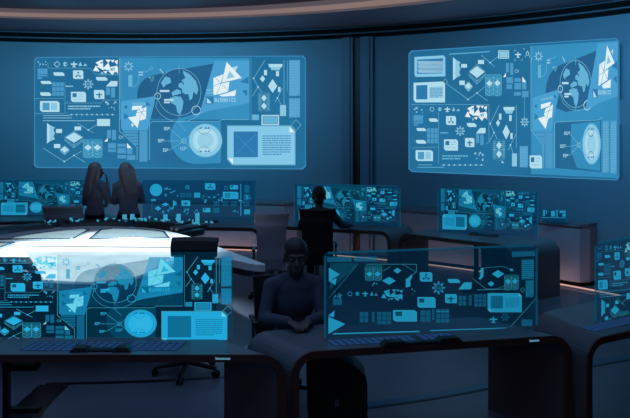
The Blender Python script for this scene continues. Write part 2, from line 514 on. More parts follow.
def g_net(S, *segs, dot=.8):
    S.begin('line_graph')
    for pts in segs: S.line(pts, .5, 'line')
    for pts in segs:
        for p in pts[1:-1]: S.disc(p[0], p[1], dot, 'bright', n=10)
    S.end()
def g_cone(S, x0, y0, x1, y1, ax='x', tone='bright'):
    S.begin('funnel_chart'); w, h = x1 - x0, y1 - y0
    if ax == 'x': S.poly([(x0, y0), (x0 + w * .35, y0 + h * .1), (x1, y0 + h * .22), (x0 + w * .8, y0 + h * .32), (x1, y0 + h * .5), (x0 + w * .8, y0 + h * .64), (x1, y1 - h * .22), (x0 + w * .35, y1 - h * .1), (x0, y1)], 'light'); S.poly([(x0, y0), (x0 + w * .3, y0 + h * .09), (x0 + w * .3, y1 - h * .09), (x0, y1)], tone)
    else: S.poly([(x0, y0), (x1, y0), (x1 - w * .1, y0 + h * .4), (x1 - w * .26, y1), (x1 - w * .36, y1 - h * .12), (x0 + w * .5, y1), (x0 + w * .38, y1 - h * .12), (x0 + w * .26, y1), (x0 + w * .1, y0 + h * .4)], 'light'); S.rect(x0 + w * .05, y0, x1 - w * .05, y0 + h * .45, tone)
    S.end()
def g_bars(S, *rects, tone='mid', name='data_block'):
    S.begin(name)
    for r in rects: S.rect(*r, tone, False)
    S.end()
def g_frag(S, x0, y0, x1, y1, seed=3, tone='white'):
    """cluster of loose triangles"""
    S.begin('triangle_cluster'); w, h = x1 - x0, y1 - y0
    T = [((0, .72), (.12, .38), (.26, .78)), ((.1, .2), (.3, .05), (.32, .5)), ((.15, .45), (.4, .2), (.42, .7)), ((.36, .62), (.62, .2), (.72, .7)),
         ((.5, 0), (.72, .02), (.6, .22)), ((.7, .05), (.86, 0), (.8, .2)), ((.85, .12), (1, .02), (.97, .35)), ((.62, .5), (.98, .4), (.95, .85)),
         ((.6, .72), (.9, .7), (.78, 1)), ((.4, .78), (.58, .72), (.52, .92)), ((.28, .05), (.42, .02), (.36, .22)), ((.88, .4), (1, .5), (1, .95))]
    for t in T: S.poly([(x0 + a * w, y0 + b * h) for a, b in t], tone, False)
    S.lv += 1
    S.poly([(x0 + w * .66, y0 + h * .55), (x0 + w * .9, y0 + h * .5), (x0 + w * .85, y0 + h * .75)], 'light', False)
    S.poly([(x0 + w * .3, y0 + h * .8), (x0 + w * .42, y0 + h * .86), (x0 + w * .36, y0 + h)], 'light', False)
    S.end()
def g_dots(S, x0, y0, x1, y1, seed=1, n=8, tone='light'):
    rnd = random.Random(seed)
    for i in range(n):
        x, y = rnd.uniform(x0, x1), rnd.uniform(y0, y1); r = rnd.choice((.5, .7, .9)); S.begin('dot_mark')
        if rnd.random() < .4: S.poly([(x - r, y + r), (x, y - r), (x + r, y + r)], tone, False)
        else: S.rect(x - r, y - r, x + r, y + r, tone, False)
        S.end(); S.level -= 1
    S.level += 1
def g_row(S, x0, x1, y, n, r=.9, tone='light'):
    S.begin('dot_row'); S.rect(x0, y - .12, x1, y + .12, 'line')
    for i in range(n): S.disc(x0 + (x1 - x0) * (i + .5) / n, y, r, tone, n=10)
    S.end()
def g_photo(S, x0, y0, x1, y1, sq=True, flip=False):
    """large bright card: dark picture square with crossed lines + text block"""
    w, h = x1 - x0, y1 - y0; S.begin('picture_card')
    S.poly([(x0 - w * .014, y0 - h * .03), (x1 - w * .06, y0 - h * .03), (x1 + w * .014, y0 + h * .12), (x1 + w * .014, y1 + h * .03), (x0 + w * .06, y1 + h * .03), (x0 - w * .014, y1 - h * .12)], 'line')
    S.poly([(x0, y0), (x1 - w * .075, y0), (x1, y0 + h * .15), (x1, y1), (x0 + w * .075, y1), (x0, y1 - h * .15)], 'glowbox')
    S.poly([(x1 - w * .075, y0), (x1, y0 + h * .15), (x1 - w * .075, y0 + h * .15)], 'white'); S.poly([(x0, y1 - h * .15), (x0 + w * .075, y1 - h * .15), (x0 + w * .075, y1)], 'white')
    S.rect(x0 + w * .085, y0 + h * .13, x0 + w * .45, y1 - h * .18, 'blue')
    a, b, c, d = x0 + w * .11, y0 + h * .19, x0 + w * .425, y1 - h * .24
    S.line([(a, b), (c, d)], .35, 'mid'); S.line([(a, d), (c, b)], .35, 'mid')
    S.greek(x0 + w * .52, y0 + h * .22, x1 - w * .06, y1 - h * .23, 9, 'blue', 5, .4)
    S.end()
def g_radar(S, x, y, r, ry=None, halo=True):
    ry = ry or r
    S.begin('radar_dial')
    S.disc(x, y, r, 'glowbox', ry, 40); S.ring(x, y, r * 1.02, .5, 'line', ry * 1.02, 40)
    S.disc(x, y, r * .78, 'bright', ry * .78); S.disc(x, y, r * .5, 'paler', ry * .5)
    for k in (.3, .5, .7): S.ring(x, y, r * k, .3, 'light', ry * k)
    for sy in (-1, 1):
        S.ring(x + r * -.08, y + sy * ry * .72, r * .36, .35, 'blue', ry * .34, a0=(0 if sy < 0 else 180), a1=(180 if sy < 0 else 360))
        for dx in (-.3, 0, .18): S.poly([(x + r * (dx - .12), y + sy * ry * .72), (x + r * (dx + .06), y + sy * ry * (.72 - .14 * sy)), (x + r * (dx + .06), y + sy * ry * .72)], 'blue', False)
    S.end()
def g_hub(S, x, y, ends):
    S.begin('node_hub')
    for k in range(8):
        a = PI * k / 4; S.disc(x + 2 * math.cos(a), y + 2.2 * math.sin(a), .45, 'bright', n=8)
    for e in ends: S.line([(x, y), e], .4, 'line')
    S.end()
    for i, e in enumerate(ends):
        S.begin('hub_note'); ex, ey = e
        S.greek(ex - 6, ey - 2.2, ex, ey + 1.5, 3, 'bright', 20 + i, .5); S.end()
CONT = [  # rough land outlines on a unit disc (invented, only the look of land masses)
    [(.18, -.92), (.5, -.75), (.78, -.45), (.88, -.1), (.8, .12), (.66, -.02), (.6, .28), (.48, .36), (.42, .08), (.3, .1), (.16, .02), (.1, -.2), (.24, -.34), (.12, -.5), (.3, -.6), (.2, -.78)],
    [(-.02, -.34), (.12, -.42), (.2, -.3), (.1, -.16), (-.02, -.2)],
    [(-.34, .02), (-.1, -.12), (.08, -.06), (.1, .06), (-.1, .12), (-.3, .16)],
    [(-.42, .26), (-.2, .18), (.08, .2), (.2, .4), (.16, .7), (.06, .96), (-.08, .86), (-.14, .58), (-.38, .44)],
    [(-.82, -.4), (-.62, -.66), (-.4, -.6), (-.36, -.4), (-.6, -.3), (-.7, -.18)],
]
def g_globe(S, x, y, rx, ry):
    S.begin('globe_map'); S.disc(x, y, rx, 'deep', ry, 48)
    for c in CONT: S.poly([(x + a * rx, y + b * ry) for a, b in c], 'land', False)
    S.lv += 1
    S.ring(x, y, rx, .45, 'line', ry, 48)
    S.line([(x, y - ry * 1.15), (x, y - ry * .8)], .35, 'line'); S.line([(x, y + ry * .85), (x, y + ry * 1.15)], .35, 'line')
    S.end()
def g_node(S, x, y, r, ry=None):
    S.begin('map_marker').ring(x, y, r, .55, 'bright', ry, 24).end()
def g_wifi(S, x, y, k, sx=1):
    S.begin('signal_mark'); S.disc(x, y, .6, 'bright', n=8)
    for r in (1.6, 2.8, 4): S.ring(x, y, r * k * sx, .35, 'line', r * k, a0=-20, a1=75)
    S.end()
def text_obj(S, txt, x0, y0, x1, y1, tone, turned=True):
    """readable lettering: a text curve turned into mesh and laid on the screen surface"""
    cu = bpy.data.curves.new('number', 'FONT'); cu.body = txt; cu.size = 1
    tmp = bpy.data.objects.new('number', cu); COL.objects.link(tmp)
    dg = bpy.context.evaluated_depsgraph_get()
    me = bpy.data.meshes.new_from_object(tmp.evaluated_get(dg)); bpy.data.objects.remove(tmp)
    xs = [v.co.x for v in me.vertices]; ys = [v.co.y for v in me.vertices]
    ax, bx, ay, by = min(xs), max(xs), min(ys), max(ys)
    S.begin('number_code')
    for p in me.polygons:
        q = []
        for i in p.vertices:
            u = (me.vertices[i].co.x - ax) / (bx - ax); v = (me.vertices[i].co.y - ay) / (by - ay)
            if turned: u, v = 1 - u, 1 - v
            q.append((x0 + u * (x1 - x0), y1 - v * (y1 - y0)))
        S._emit([S.T(*p_) for p_ in q], tone)
    S.end(); bpy.data.meshes.remove(me)

def layout_main(S, detail=True):
    """the big dashboard"""
    # background zones
    S.begin('map_backdrop')
    S.poly([(120, 58), (249.5, 58), (249.5, 119.5), (120, 119.5)], 'soft')
    arc = [(157 + 20 * math.cos(math.radians(a)), 95 + 20 * math.sin(math.radians(a))) for a in range(195, 262, 11)]
    S.poly([(137, 101)] + arc + [(172, 71), (213.5, 63.5), (200, 112), (178, 119), (150, 119), (143, 101)], 'deep')
    S.end()
    S.begin('lower_backdrop'); S.rect(150, 121.5, 222, 164, 'dim')
    h = [(196 + 26 * math.cos(math.radians(a)), 138 + 26 * math.sin(math.radians(a))) for a in range(90, 245, 12)]
    S.poly(h + [(188, 122), (221, 122), (221, 163)], 'soft').end()
    S.begin('panel_outline')
    S.line([(119.4, 58), (119.4, 131), (137, 147), (137, 160)], .5, 'line'); S.line([(121, 58), (121, 98)], .3, 'line')
    S.line([(149.5, 160), (149.5, 124), (152, 121.5), (219, 121.5), (222, 119.5), (249, 119.5)], .5, 'line')
    S.line([(48, 62), (48, 68), (90, 68.3), (95, 74), (119, 74)], .3, 'line'); S.line([(65, 82), (65, 113), (68, 113)], .3, 'line')
    S.line([(34, 98.5), (64, 98.5)], .3, 'line'); S.line([(34, 113.5), (64, 113.5)], .3, 'line'); S.line([(65, 103), (101, 103), (104, 100), (118, 100)], .3, 'line')
    S.line([(284, 60), (284, 110)], .45, 'line'); S.line([(287.3, 60), (287.3, 92)], .35, 'line'); S.line([(251, 58), (251, 120)], .3, 'line')
    S.line([(98, 75), (119, 75)], .3, 'line')
    S.end()
    g_dots(S, 38, 61.5, 48, 67, 1, 6)
    g_bars(S, (37.5, 68.5, 47.5, 74), (37.5, 74.6, 47.5, 76.4), (37.5, 77, 42, 79), tone='mid')
    S.begin('round_icon').ring(57, 64.2, 2.3, .7, 'light')
    for a in range(0, 360, 90): S.rect(57 + 2.6 * math.cos(math.radians(a)) - .5, 64.2 + 2.6 * math.sin(math.radians(a)) - .5, 57 + 2.6 * math.cos(math.radians(a)) + .5, 64.2 + 2.6 * math.sin(math.radians(a)) + .5, 'light', False)
    S.end()
    S.begin('star_icon').ring(65.2, 64.2, 2, .4, 'light'); S.poly([(63.8, 62.2), (66.6, 62.2), (64, 66.2), (66.4, 66.2)], 'light').end()
    S.begin('aircraft_icon'); g_plane(S, 74, 64.2, 3.0, 'bright', 3.4); S.end()
    S.begin('triangle_icon'); S.poly([(78.5, 66), (80.3, 61.6), (82.2, 66)], 'light'); S.poly([(83.2, 66), (85.2, 63.2), (87.2, 66)], 'light').end()
    g_pill(S, 53.5, 72.3, 64.5, 75.8); g_pill(S, 40.8, 81, 51.5, 84); g_pill(S, 40.2, 92.3, 51, 95.8)
    g_grid(S, 52, 82, 64, 96, 3, 3)
    g_card(S, 40, 101, 59.5, 112, 'image')
    g_card(S, 73, 70.3, 83.3, 79, 'mol'); g_gear(S, 88.2, 84.2, 4.6, 'light'); g_card(S, 71, 91.8, 86, 102, 'photo'); g_card(S, 94, 90, 104.4, 99, 'plane')
    g_frag(S, 93, 59.5, 118, 75); g_pill(S, 96, 77, 107.5, 80.6); g_para(S, 106, 81, 117.5, 86.5)
    g_bars(S, (106, 87.5, 110, 95), (111, 87.5, 115, 97.5))
    g_row(S, 69, 115, 114.6, 9); g_dots(S, 105, 102, 116, 109.5, 4, 9)
    S.begin('caption_block'); S.greek(68, 105, 100, 110, 2, 'light', 8, .5); S.greek(66, 85, 76, 87.5, 1, 'light', 9, .5)
    S.rect(43, 115.2, 70, 115.8, 'light', False); S.rect(43, 117.6, 72, 118.2, 'light', False); S.rect(43, 120.4, 95, 121, 'light', False); S.end()
    g_bars(S, (97, 119, 110, 126), tone='bright', name='green_tag') if False else g_bars(S, (97, 119, 110, 126), tone='bright', name='title_tag')
    g_cone(S, 47, 123, 55, 143.5)
    g_bars(S, (56, 129, 62, 133), tone='bright', name='small_tag'); g_bars(S, (74.5, 126.5, 81, 130.3), tone='bright', name='small_tag'); g_bars(S, (54, 144, 60.3, 148), tone='bright', name='small_tag')
    g_diamond(S, 74, 137.5, 8.6, 5.2, 5); g_diamond(S, 64.6, 149.6, 4.2, 3.2, 2)
    g_stack(S, 88, 147.5, 4.8, 3, 139, 158); g_stack(S, 97.3, 147.5, 4.8, 3, 139, 158)
    g_net(S, [(43, 148), (64.2, 161.5), (74, 155.5), (82, 151)], [(74, 155.5), (85.5, 162.5)]); g_net(S, [(77, 123), (88.3, 130), (93.5, 133)], [(93.5, 133), (88.3, 130), (98, 124)])
    g_bars(S, (107, 130, 111, 138.3), (112, 130, 116, 140)); g_bars(S, (108, 143, 116, 148.3), (108, 149.2, 116, 152)); g_bars(S, (117.5, 143.6, 126, 147), (117.5, 148, 126, 153.4), (117.5, 155, 126, 158.5)); g_bars(S, (127, 147.8, 132.5, 154), (127, 155, 135.3, 160))
    S.begin('corner_flag').poly([(127, 143), (131.6, 148), (127, 148)], 'white').poly([(104.2, 141.5), (108, 138), (107.5, 141.5)], 'white').end()
    S.begin('link_icon').ring(120.4, 137.2, 1.4, .5, 'light').ring(123.5, 137.2, 1, .4, 'light', a0=90, a1=270).end()
    g_bars(S, (123, 131, 138, 133), (125, 133.6, 138, 136), (127.5, 136.6, 138, 139), (130.5, 139.6, 138, 142), (133, 142.6, 138, 145), tone='mid', name='text_column'); g_bars(S, (139.4, 131, 147.4, 161.5), tone='mid', name='text_column')
    g_gear(S, 128.5, 66.5, 4.3, 'light', 8, core=False); g_bars(S, (128.3, 75, 132.3, 86.5), tone='land')
    S.begin('flow_path').line([(132, 87), (135, 86.5), (138.6, 82), (138.6, 75)], .4, 'line').line([(140, 72), (147, 71.5), (150, 69)], .45, 'line').ring(151.5, 68, 1.3, .45, 'line').rect(138.6, 71.5, 143, 73, 'light').rect(138.6, 74, 143, 75.5, 'light').line([(159.8, 69), (163.6, 73.6)], 1.1, 'light').end()
    g_wifi(S, 149.5, 77.5, 1.1)
    g_globe(S, 179, 92, 22, 23.5)
    S.begin('orbit_line').line([(157.5 + 0, 99.5)] + [(180 - 26 * math.cos(math.radians(a)), 98 + 24 * math.sin(math.radians(a))) for a in range(20, 150, 10)] + [(214, 108.5), (248, 100)], .4, 'line').end()
    g_node(S, 157.6, 96, 3); g_node(S, 196.2, 110.4, 4.4)
    S.begin('map_label').rect(159.8, 90, 169.3, 92, 'bright').end(); S.begin('map_label').rect(164, 99, 173.5, 100.8, 'bright').rect(164, 101.6, 170, 103.2, 'bright').end()
    # left fragment panel
    S.begin('fragment_panel')
    S.poly([(121, 101.5), (155.5, 96), (154, 105), (147.5, 130.5), (123, 130.5), (121, 128)], 'panel')
    S.rect(132.5, 102.3, 146.5, 105.2, 'land'); S.disc(125.8, 107, 1.8, 'blue', n=12); S.poly([(124, 113), (129, 116.8), (124, 119.5)], 'blue'); S.poly([(146, 101), (151.3, 105.5), (146, 105.5)], 'blue')
    S.poly([(132.5, 106), (142.5, 105.6), (141, 109), (131.7, 110.2)], 'white', False); S.poly([(137.5, 110), (146.5, 107), (146, 118.8), (140.5, 120.5), (135.8, 115)], 'white', False); S.poly([(128, 117.4), (140.6, 115.4), (137.6, 128)], 'white', False); S.poly([(131, 123.6), (134, 124.6), (132, 127)], 'white', False)
    S.lv += 1; S.line([(136, 113), (147, 111)], .4, 'panel'); S.line([(139, 119), (144, 108)], .4, 'panel'); S.line([(138, 108), (146, 118)], .4, 'panel'); S.end()
    # right fragment panel
    S.begin('fragment_panel')
    S.poly([(214.5, 60.5), (249.3, 60.5), (249.3, 103), (200, 112.5)], 'panel')
    S.poly([(240, 82), (248.5, 76.6), (248.5, 84)], 'blue', False); S.poly([(242, 90.8), (247, 89.6), (247, 96)], 'blue', False); S.rect(206, 96.4, 213.5, 104, 'blue'); S.poly([(207, 97.6), (207, 103.2), (211.6, 103.2)], 'bright')
    S.poly([(231.5, 67.6), (238, 66), (235.2, 71.8)], 'bright', False)
    S.poly([(213.4, 78), (223.5, 74.2), (220.5, 83.6), (229.5, 81.6), (228.2, 91.4), (220, 94), (213.4, 95)], 'white', False); S.poly([(219, 95.4), (236.2, 90), (235, 96), (222, 96.6)], 'white', False)
    S.lv += 1; S.poly([(226.6, 62), (241.8, 78), (221.6, 83)], 'white'); S.poly([(229.5, 71), (235, 77), (226.5, 79)], 'light')
    S.line([(213, 86), (221, 83), (229, 81)], .5, 'panel'); S.line([(215, 77.5), (228.5, 91)], .4, 'panel'); S.line([(221.5, 82), (216.5, 95)], .4, 'panel'); S.line([(206.5, 90), (212.5, 90)], .5, 'bright'); S.line([(206.5, 93), (212.5, 93)], .4, 'bright'); S.end()
    if detail: text_obj(S, '22100078', 214.5, 98, 236, 101.8, 'bright')
    g_hub(S, 184, 141, [(170, 129), (164, 141), (169, 150.5)]); S.begin('hub_note').greek(180, 146.5, 187, 150.5, 3, 'light', 31, .5).line([(178, 122.5), (186, 131)], .35, 'line').end()
    g_radar(S, 205.5, 140.5, 16.2)
    S.begin('dial_link').line([(184, 141), (192, 133)], .4, 'line').line([(184, 141), (193, 150)], .4, 'line').end()
    g_photo(S, 228, 126.6, 294.5, 164)
    g_bars(S, (252, 114.6, 259, 120), tone='land'); S.begin('framed_label').frame(261.5, 115, 279, 125, 1.2, 'bright').rect(263.2, 116.7, 277.3, 123.3, 'land').end()
    g_net(S, [(265, 60), (253.6, 78.4), (258, 87), (262, 93)], [(262, 93), (258, 87), (252.4, 96)]); g_cone(S, 268, 64, 283, 70.5, 'y')
    g_bars(S, (264, 70, 267, 75.2), tone='bright', name='small_tag'); g_bars(S, (276, 71, 279, 76.2), tone='bright', name='small_tag'); g_bars(S, (278, 87, 280.5, 92), tone='bright', name='small_tag')
    g_diamond(S, 272.6, 86, 4.6, 7, 0); g_diamond(S, 262.6, 78.8, 2.6, 3.4, 0)
    g_stack(S, 264, 98, 3.4, 3.4, 93, 103, False); g_stack(S, 264, 106, 3.4, 3.4, 101, 111, False)
    g_net(S, [(282.5, 88), (277.4, 98), (275, 102.5)], [(275, 102.5), (277.4, 98), (281, 104.5)]); g_bars(S, (280, 105, 286, 116), tone='light', name='small_tag')
    S.begin('text_column'); S.rect(289, 60, 300, 96, 'mid'); S.greek(289.6, 61, 299.6, 95.5, 22, 'land', 41, .5); S.end()
    S.begin('text_column'); S.rect(289, 98, 300, 117.5, 'mid'); S.greek(289.6, 99, 299.6, 117, 12, 'land', 42, .5); S.end()
    S.begin('diamond_outline').line([(296, 119.6), (301, 125), (296, 130.4), (291, 125), (296, 119.6)], .45, 'line').end()

def wall_tones(prefix):
    c = {}
    for k, col, st in (('panelbg', (36, 110, 154), 1), ('dim', (38, 106, 150), 1), ('soft', (54, 142, 190), 1), ('deep', (38, 98, 142), 1), ('veil', (58, 142, 184), 1),
                       ('mid', (76, 152, 198), 1), ('land', (102, 178, 214), 1), ('panel', (74, 160, 208), 1), ('blue', (46, 122, 176), 1), ('line', (112, 184, 214), 1),
                       ('light', (138, 198, 224), 1), ('paler', (150, 208, 230), 1), ('glowbox', (132, 200, 232), 1), ('bright', (176, 220, 236), 1), ('white', (224, 240, 244), 1), ('ink', (50, 116, 158), 1), ('edge', (60, 132, 178), 1)):
        c[k] = glow(prefix + k, col, st, noise=.10 if k in ('panelbg', 'soft', 'dim', 'deep') else 0, nscale=.7, sample=(k in ('panelbg', 'soft')))
    return c
WT = wall_tones('projection_')
def holo_tones(prefix, g=1.0, dark=1.0):
    c = {}
    def q(col): return tuple(v * g for v in col)
    for k, col, al in (('panelbg', (8, 66, 92), .30), ('dim', (8, 72, 100), .25), ('soft', (14, 104, 136), .42), ('deep', (6, 50, 74), .45), ('veil', (30, 130, 160), .4),
                       ('mid', (20, 120, 164), .62), ('land', (30, 152, 196), .7), ('panel', (24, 144, 194), .7), ('blue', (10, 98, 134), .85), ('line', (60, 176, 204), .75),
                       ('light', (38, 168, 216), .85), ('paler', (50, 180, 224), .85), ('glowbox', (30, 168, 222), .88), ('bright', (40, 182, 232), .9), ('white', (104, 214, 238), .92), ('ink', (8, 70, 98), .9), ('edge', (14, 112, 150), .35)):
        c[k] = glow(prefix + k, q(col), 1.0, al, tint=(.72, .86, .90))
    return c
HT = holo_tones('hologram_'); HT['soft'] = glow('hologram_soft_light', (10, 112, 156), 1.0, .2, tint=(.9, .97, .98)); HT['deep'] = glow('hologram_deep_light', (4, 56, 88), 1.0, .34, tint=(.8, .9, .95)); HB = holo_tones('far_hologram_', .88)
HM = holo_tones('mid_hologram_', .8)
GLASS = {}
def glass(name, col, tint, alpha):
    return glow(name, col, 1.0, alpha, tint=tint, noise=.12, nscale=2.0, sample=True)
M_gl = glass('hologram_sheet', (6, 82, 122), (.86, .94, .96), .10)
M_gl2 = glass('hologram_sheet_far', (4, 66, 102), (.66, .78, .85), .22)
M_gl3 = glass('hologram_sheet_mid', (2, 58, 92), (.72, .84, .88), .15)

# wall screens: light thrown on the curved wall
def wall_screen(label, quad_px, edge_pts, layout, loc_px):
    loc = wall_hit(loc_px[0], loc_px[1], .0)
    S = Screen('wall_screen', label, 'wall screens', loc, lambda x, y, off: wall_hit(x, y, .006 + off), WT, .0012, strip=4)
    S.begin('screen_panel').poly(edge_pts[0], 'edge').poly(edge_pts[1], 'panelbg').end()
    layout(S); return S
def rr_pts(x0, y0a, y0b, x1, y1a, y1b, n=6, ins=0.0, r=3):
    """rounded outline with slanted top/bottom: corners (x0,y0a) (x1,y0b) (x1,y1b) (x0,y1a)"""
    x0 += ins; x1 -= ins; y0a += ins; y0b += ins; y1a -= ins; y1b -= ins
    return [(x0 + r, y0a), (x1 - r, y0b), (x1, y0b + r), (x1, y1b - r), (x1 - r, y1b), (x0 + r, y1a), (x0, y1a - r), (x0, y0a + r)]
SA = wall_screen('wide blue wall screen on the left with globe, radar dial and large picture card', None,
                 (rr_pts(34, 57, 55.5, 306, 168, 169.5), rr_pts(34, 57, 55.5, 306, 168, 169.5, ins=1.0)), layout_main, (170, 112))

def layout_right(S):
    S.begin('map_backdrop').poly([(531, 46), (618, 40.5), (617.5, 178), (531, 174)], 'soft')
    S.poly([(545.5, 93), (546.5, 84), (549, 76), (553, 70), (558, 66), (597, 50.5), (593, 92), (585, 108), (566, 112), (556, 108), (560, 92)], 'deep').end()
    S.begin('lower_backdrop').poly([(555, 122), (601, 120), (601, 172), (555, 168)], 'dim').poly([(571, 124), (600, 121), (600, 171), (577, 168), (571, 152)], 'soft').end()
    S.begin('panel_outline').line([(531, 46), (531, 130), (543, 145), (543, 168)], .5, 'line').line([(554.5, 168), (554.5, 124), (556, 122), (599, 120), (602, 117)], .5, 'line')
    S.line([(411, 104.5), (489, 104.5), (489, 142), (486, 144)], .35, 'line').line([(516.3, 105), (516.3, 148)], .4, 'line').line([(524.5, 92), (524.5, 117)], .35, 'line').line([(438.6, 112), (438.6, 164)], .3, 'line').line([(412, 148), (438, 147)], .3, 'line').line([(449, 54.2), (490, 51.6)], .9, 'land').line([(531, 131), (552, 131)], .3, 'line').end()
    S.begin('hatched_card').poly([(414.5, 57), (443.5, 55.3), (445.3, 57.5), (445.3, 76.4), (416, 77), (414.5, 75)], 'glowbox').poly([(417, 59.6), (443, 58.2), (443, 73.4), (417, 74)], 'blue')
    for i in range(13): S.line([(417.4 + i * 2, 61), (420.2 + i * 1.86, 64.6)], 1.0, 'bright'); S.line([(417.4 + i * 2, 65), (420.2 + i * 1.86, 68.6)], 1.0, 'bright'); S.line([(417.4 + i * 2, 69.4), (420.2 + i * 1.86, 73)], 1.0, 'bright')
    S.end()
    S.begin('picture_card').poly([(413.6, 82.8), (443, 81.5), (445, 84), (445, 102.4), (415.6, 102.4), (413.6, 100)], 'bright').poly([(416.2, 85.4), (427.4, 84.8), (427.4, 99.4), (416.2, 99.4)], 'blue').poly([(429.5, 87), (443, 86.4), (443, 98), (429.5, 98)], 'light').greek(430, 87.5, 442.6, 97.6, 7, 'blue', 51, .35).end()
    S.begin('diamond_outline').line([(445.3, 78.6), (447.6, 81.5), (445.3, 84.2), (443, 81.5), (445.3, 78.6)], .4, 'line').end()
    g_net(S, [(447, 84), (468, 99.5), (477, 93), (484.5, 87)], [(484.5, 87), (477, 93), (487.5, 101)]); g_net(S, [(481, 55), (490, 62.6), (494.5, 66.5)], [(494.5, 66.5), (490, 62.6), (498, 56.5)])
    g_cone(S, 453, 57.2, 460.6, 80.5); g_bars(S, (461.2, 64, 467, 67.6), tone='bright', name='small_tag'); g_bars(S, (459.4, 80.6, 464.8, 85), tone='bright', name='small_tag'); g_bars(S, (478, 60, 484, 64), tone='bright', name='small_tag')
    g_diamond(S, 477, 72, 7.6, 6, 6); g_diamond(S, 468.4, 86, 3.6, 3.6, 2); g_stack(S, 489.4, 83.4, 4, 3.2, 74, 96); g_stack(S, 497.4, 83.2, 4, 3.2, 74, 96)
    S.begin('framed_label').frame(498.2, 50.4, 509, 58.6, .8, 'bright').rect(499.4, 51.6, 507.8, 57.4, 'light').end()
    S.begin('aircraft_icon'); g_plane(S, 518, 54.6, 3.2, 'bright', 3); S.line([(514.4, 51.6), (514.4, 50), (516, 50)], .4, 'light'); S.line([(514.4, 58.6), (514.4, 60.6), (516, 60.6)], .4, 'light'); S.line([(521, 60.6), (522.2, 60.6), (522.2, 58.6)], .4, 'light'); S.end()
    S.begin('compass_icon').line([(525.3, 57.5), (527.5, 50.6), (529.8, 57.5)], .6, 'light').ring(527.5, 53.4, 1.5, .4, 'light', 1.9).line([(523.6, 50), (523.6, 48.6), (525, 48.5)], .4, 'light').line([(530.2, 60.2), (531.6, 60.2), (531.6, 58)], .4, 'light').end()
    g_gear(S, 538.6, 56.4, 4.4, 'light', 8, .86, core=False); g_bars(S, (538, 65, 541, 78), tone='land')
    S.begin('flow_path').line([(541, 77), (544, 76), (546.5, 70), (546.5, 63)], .4, 'line').rect(547, 59.4, 550, 61, 'light').rect(547, 62, 550, 63.6, 'light').line([(549, 59), (554.5, 57.5), (556, 55.6)], .4, 'line').line([(562.4, 56.6), (565, 61.8)], 1, 'light').end()
    g_wifi(S, 553.4, 67.2, 1.1, .8)
    g_bars(S, (506, 63, 509, 72.4), (510.2, 63, 513.2, 75)); g_bars(S, (506.4, 77, 513, 83.4), (506.4, 84.4, 512.2, 89)); g_bars(S, (514.4, 78, 521, 81.8), (514.4, 83, 521, 89.4), (514, 92, 521, 95.6)); g_bars(S, (522, 82, 526.4, 89.4), (522, 91, 528.6, 97.2))
    S.begin('link_icon').ring(516.4, 71, 1.5, .5, 'light').ring(519.2, 71, 1, .4, 'light', a0=90, a1=270).end()
    S.begin('corner_flag').poly([(522.4, 76.6), (526.2, 82), (522.4, 82)], 'white').poly([(503.2, 77), (506, 72.8), (505.8, 77)], 'white').end()
    # lower left
    g_dots(S, 413, 107, 423, 112.4, 2, 7); g_bars(S, (413.6, 115, 423, 121), (413.6, 121.6, 423, 123.4), (413.6, 124, 418, 125.6))
    S.begin('round_icon').ring(432, 109.2, 2, .6, 'light').end(); S.begin('star_icon').ring(439.8, 109.2, 1.7, .4, 'light').rect(439, 107.4, 440.6, 111, 'light').end(); S.begin('aircraft_icon'); g_plane(S, 447.4, 109.2, 2.8, 'bright', 3); S.end(); S.begin('triangle_icon').poly([(452, 111), (453.6, 107), (455.2, 111)], 'light').poly([(456.4, 111), (458.2, 108.6), (460, 111)], 'light').end()
    g_pill(S, 429, 118.4, 438, 121.8); g_pill(S, 416.6, 128, 426, 131); g_pill(S, 416, 140, 426, 143.6); g_grid(S, 426.6, 128, 438, 143.6, 3, 3)
    g_card(S, 415.6, 150.2, 433, 161, 'image'); g_card(S, 446, 116, 456, 125, 'mol'); g_gear(S, 460.2, 131, 4.4, 'light'); g_card(S, 444, 139.4, 458, 150.6, 'photo'); g_card(S, 465, 138, 474.4, 147, 'plane')
    g_frag(S, 465, 105.4, 487, 121); g_pill(S, 467, 123, 476.4, 127); g_para(S, 476, 128, 485.6, 133.4); g_bars(S, (476, 134, 479.2, 143), (480.2, 134.6, 483.6, 145))
    S.begin('caption_block').greek(442, 154.6, 468, 160, 2, 'land', 54, .5).greek(440, 131.6, 452, 134, 1, 'land', 55, .5).rect(418, 164.6, 432, 165.2, 'land', False).rect(417, 167, 444, 167.6, 'land', False).end()
    g_row(S, 441, 484, 165, 8); g_dots(S, 475, 152, 484.6, 162, 6, 9)
    g_net(S, [(499.4, 105), (490.2, 123.6), (494, 132.4), (497.2, 139)], [(497.2, 139), (494, 132.4), (489.4, 142)]); g_cone(S, 503, 107, 515, 114, 'y')
    g_bars(S, (499, 113.6, 501.4, 119.6), tone='bright', name='small_tag'); g_bars(S, (509.2, 115, 511.6, 121), tone='bright', name='small_tag'); g_bars(S, (510.4, 133, 512.6, 138.8), tone='bright', name='small_tag')
    g_diamond(S, 506.2, 132, 3.6, 7.4); g_diamond(S, 498, 123, 2, 3.6); g_stack(S, 499, 145.4, 3.6, 3.8, 140, 150, False); g_stack(S, 499, 154, 3.6, 3.8, 149, 159, False)
    g_net(S, [(516, 134), (510.4, 145), (508.4, 150.4)], [(508.4, 150.4), (510.4, 145), (513, 153)]); g_bars(S, (512, 153.4, 517, 166.4), tone='light', name='small_tag'); S.begin('corner_flag').poly([(501.6, 160.4), (504, 163), (501.8, 163)], 'bright').end()
    g_gear(S, 524.6, 122, 4.4, 'light', 8, .85); S.begin('text_column').rect(519.6, 146, 528, 167.4, 'mid').greek(520, 147, 527.6, 167, 13, 'land', 57, .5).end(); g_card(S, 529.6, 155.4, 542, 168.4, 'photo')
    # right zone
    g_globe(S, 575.6, 84, 15.6, 23.5)
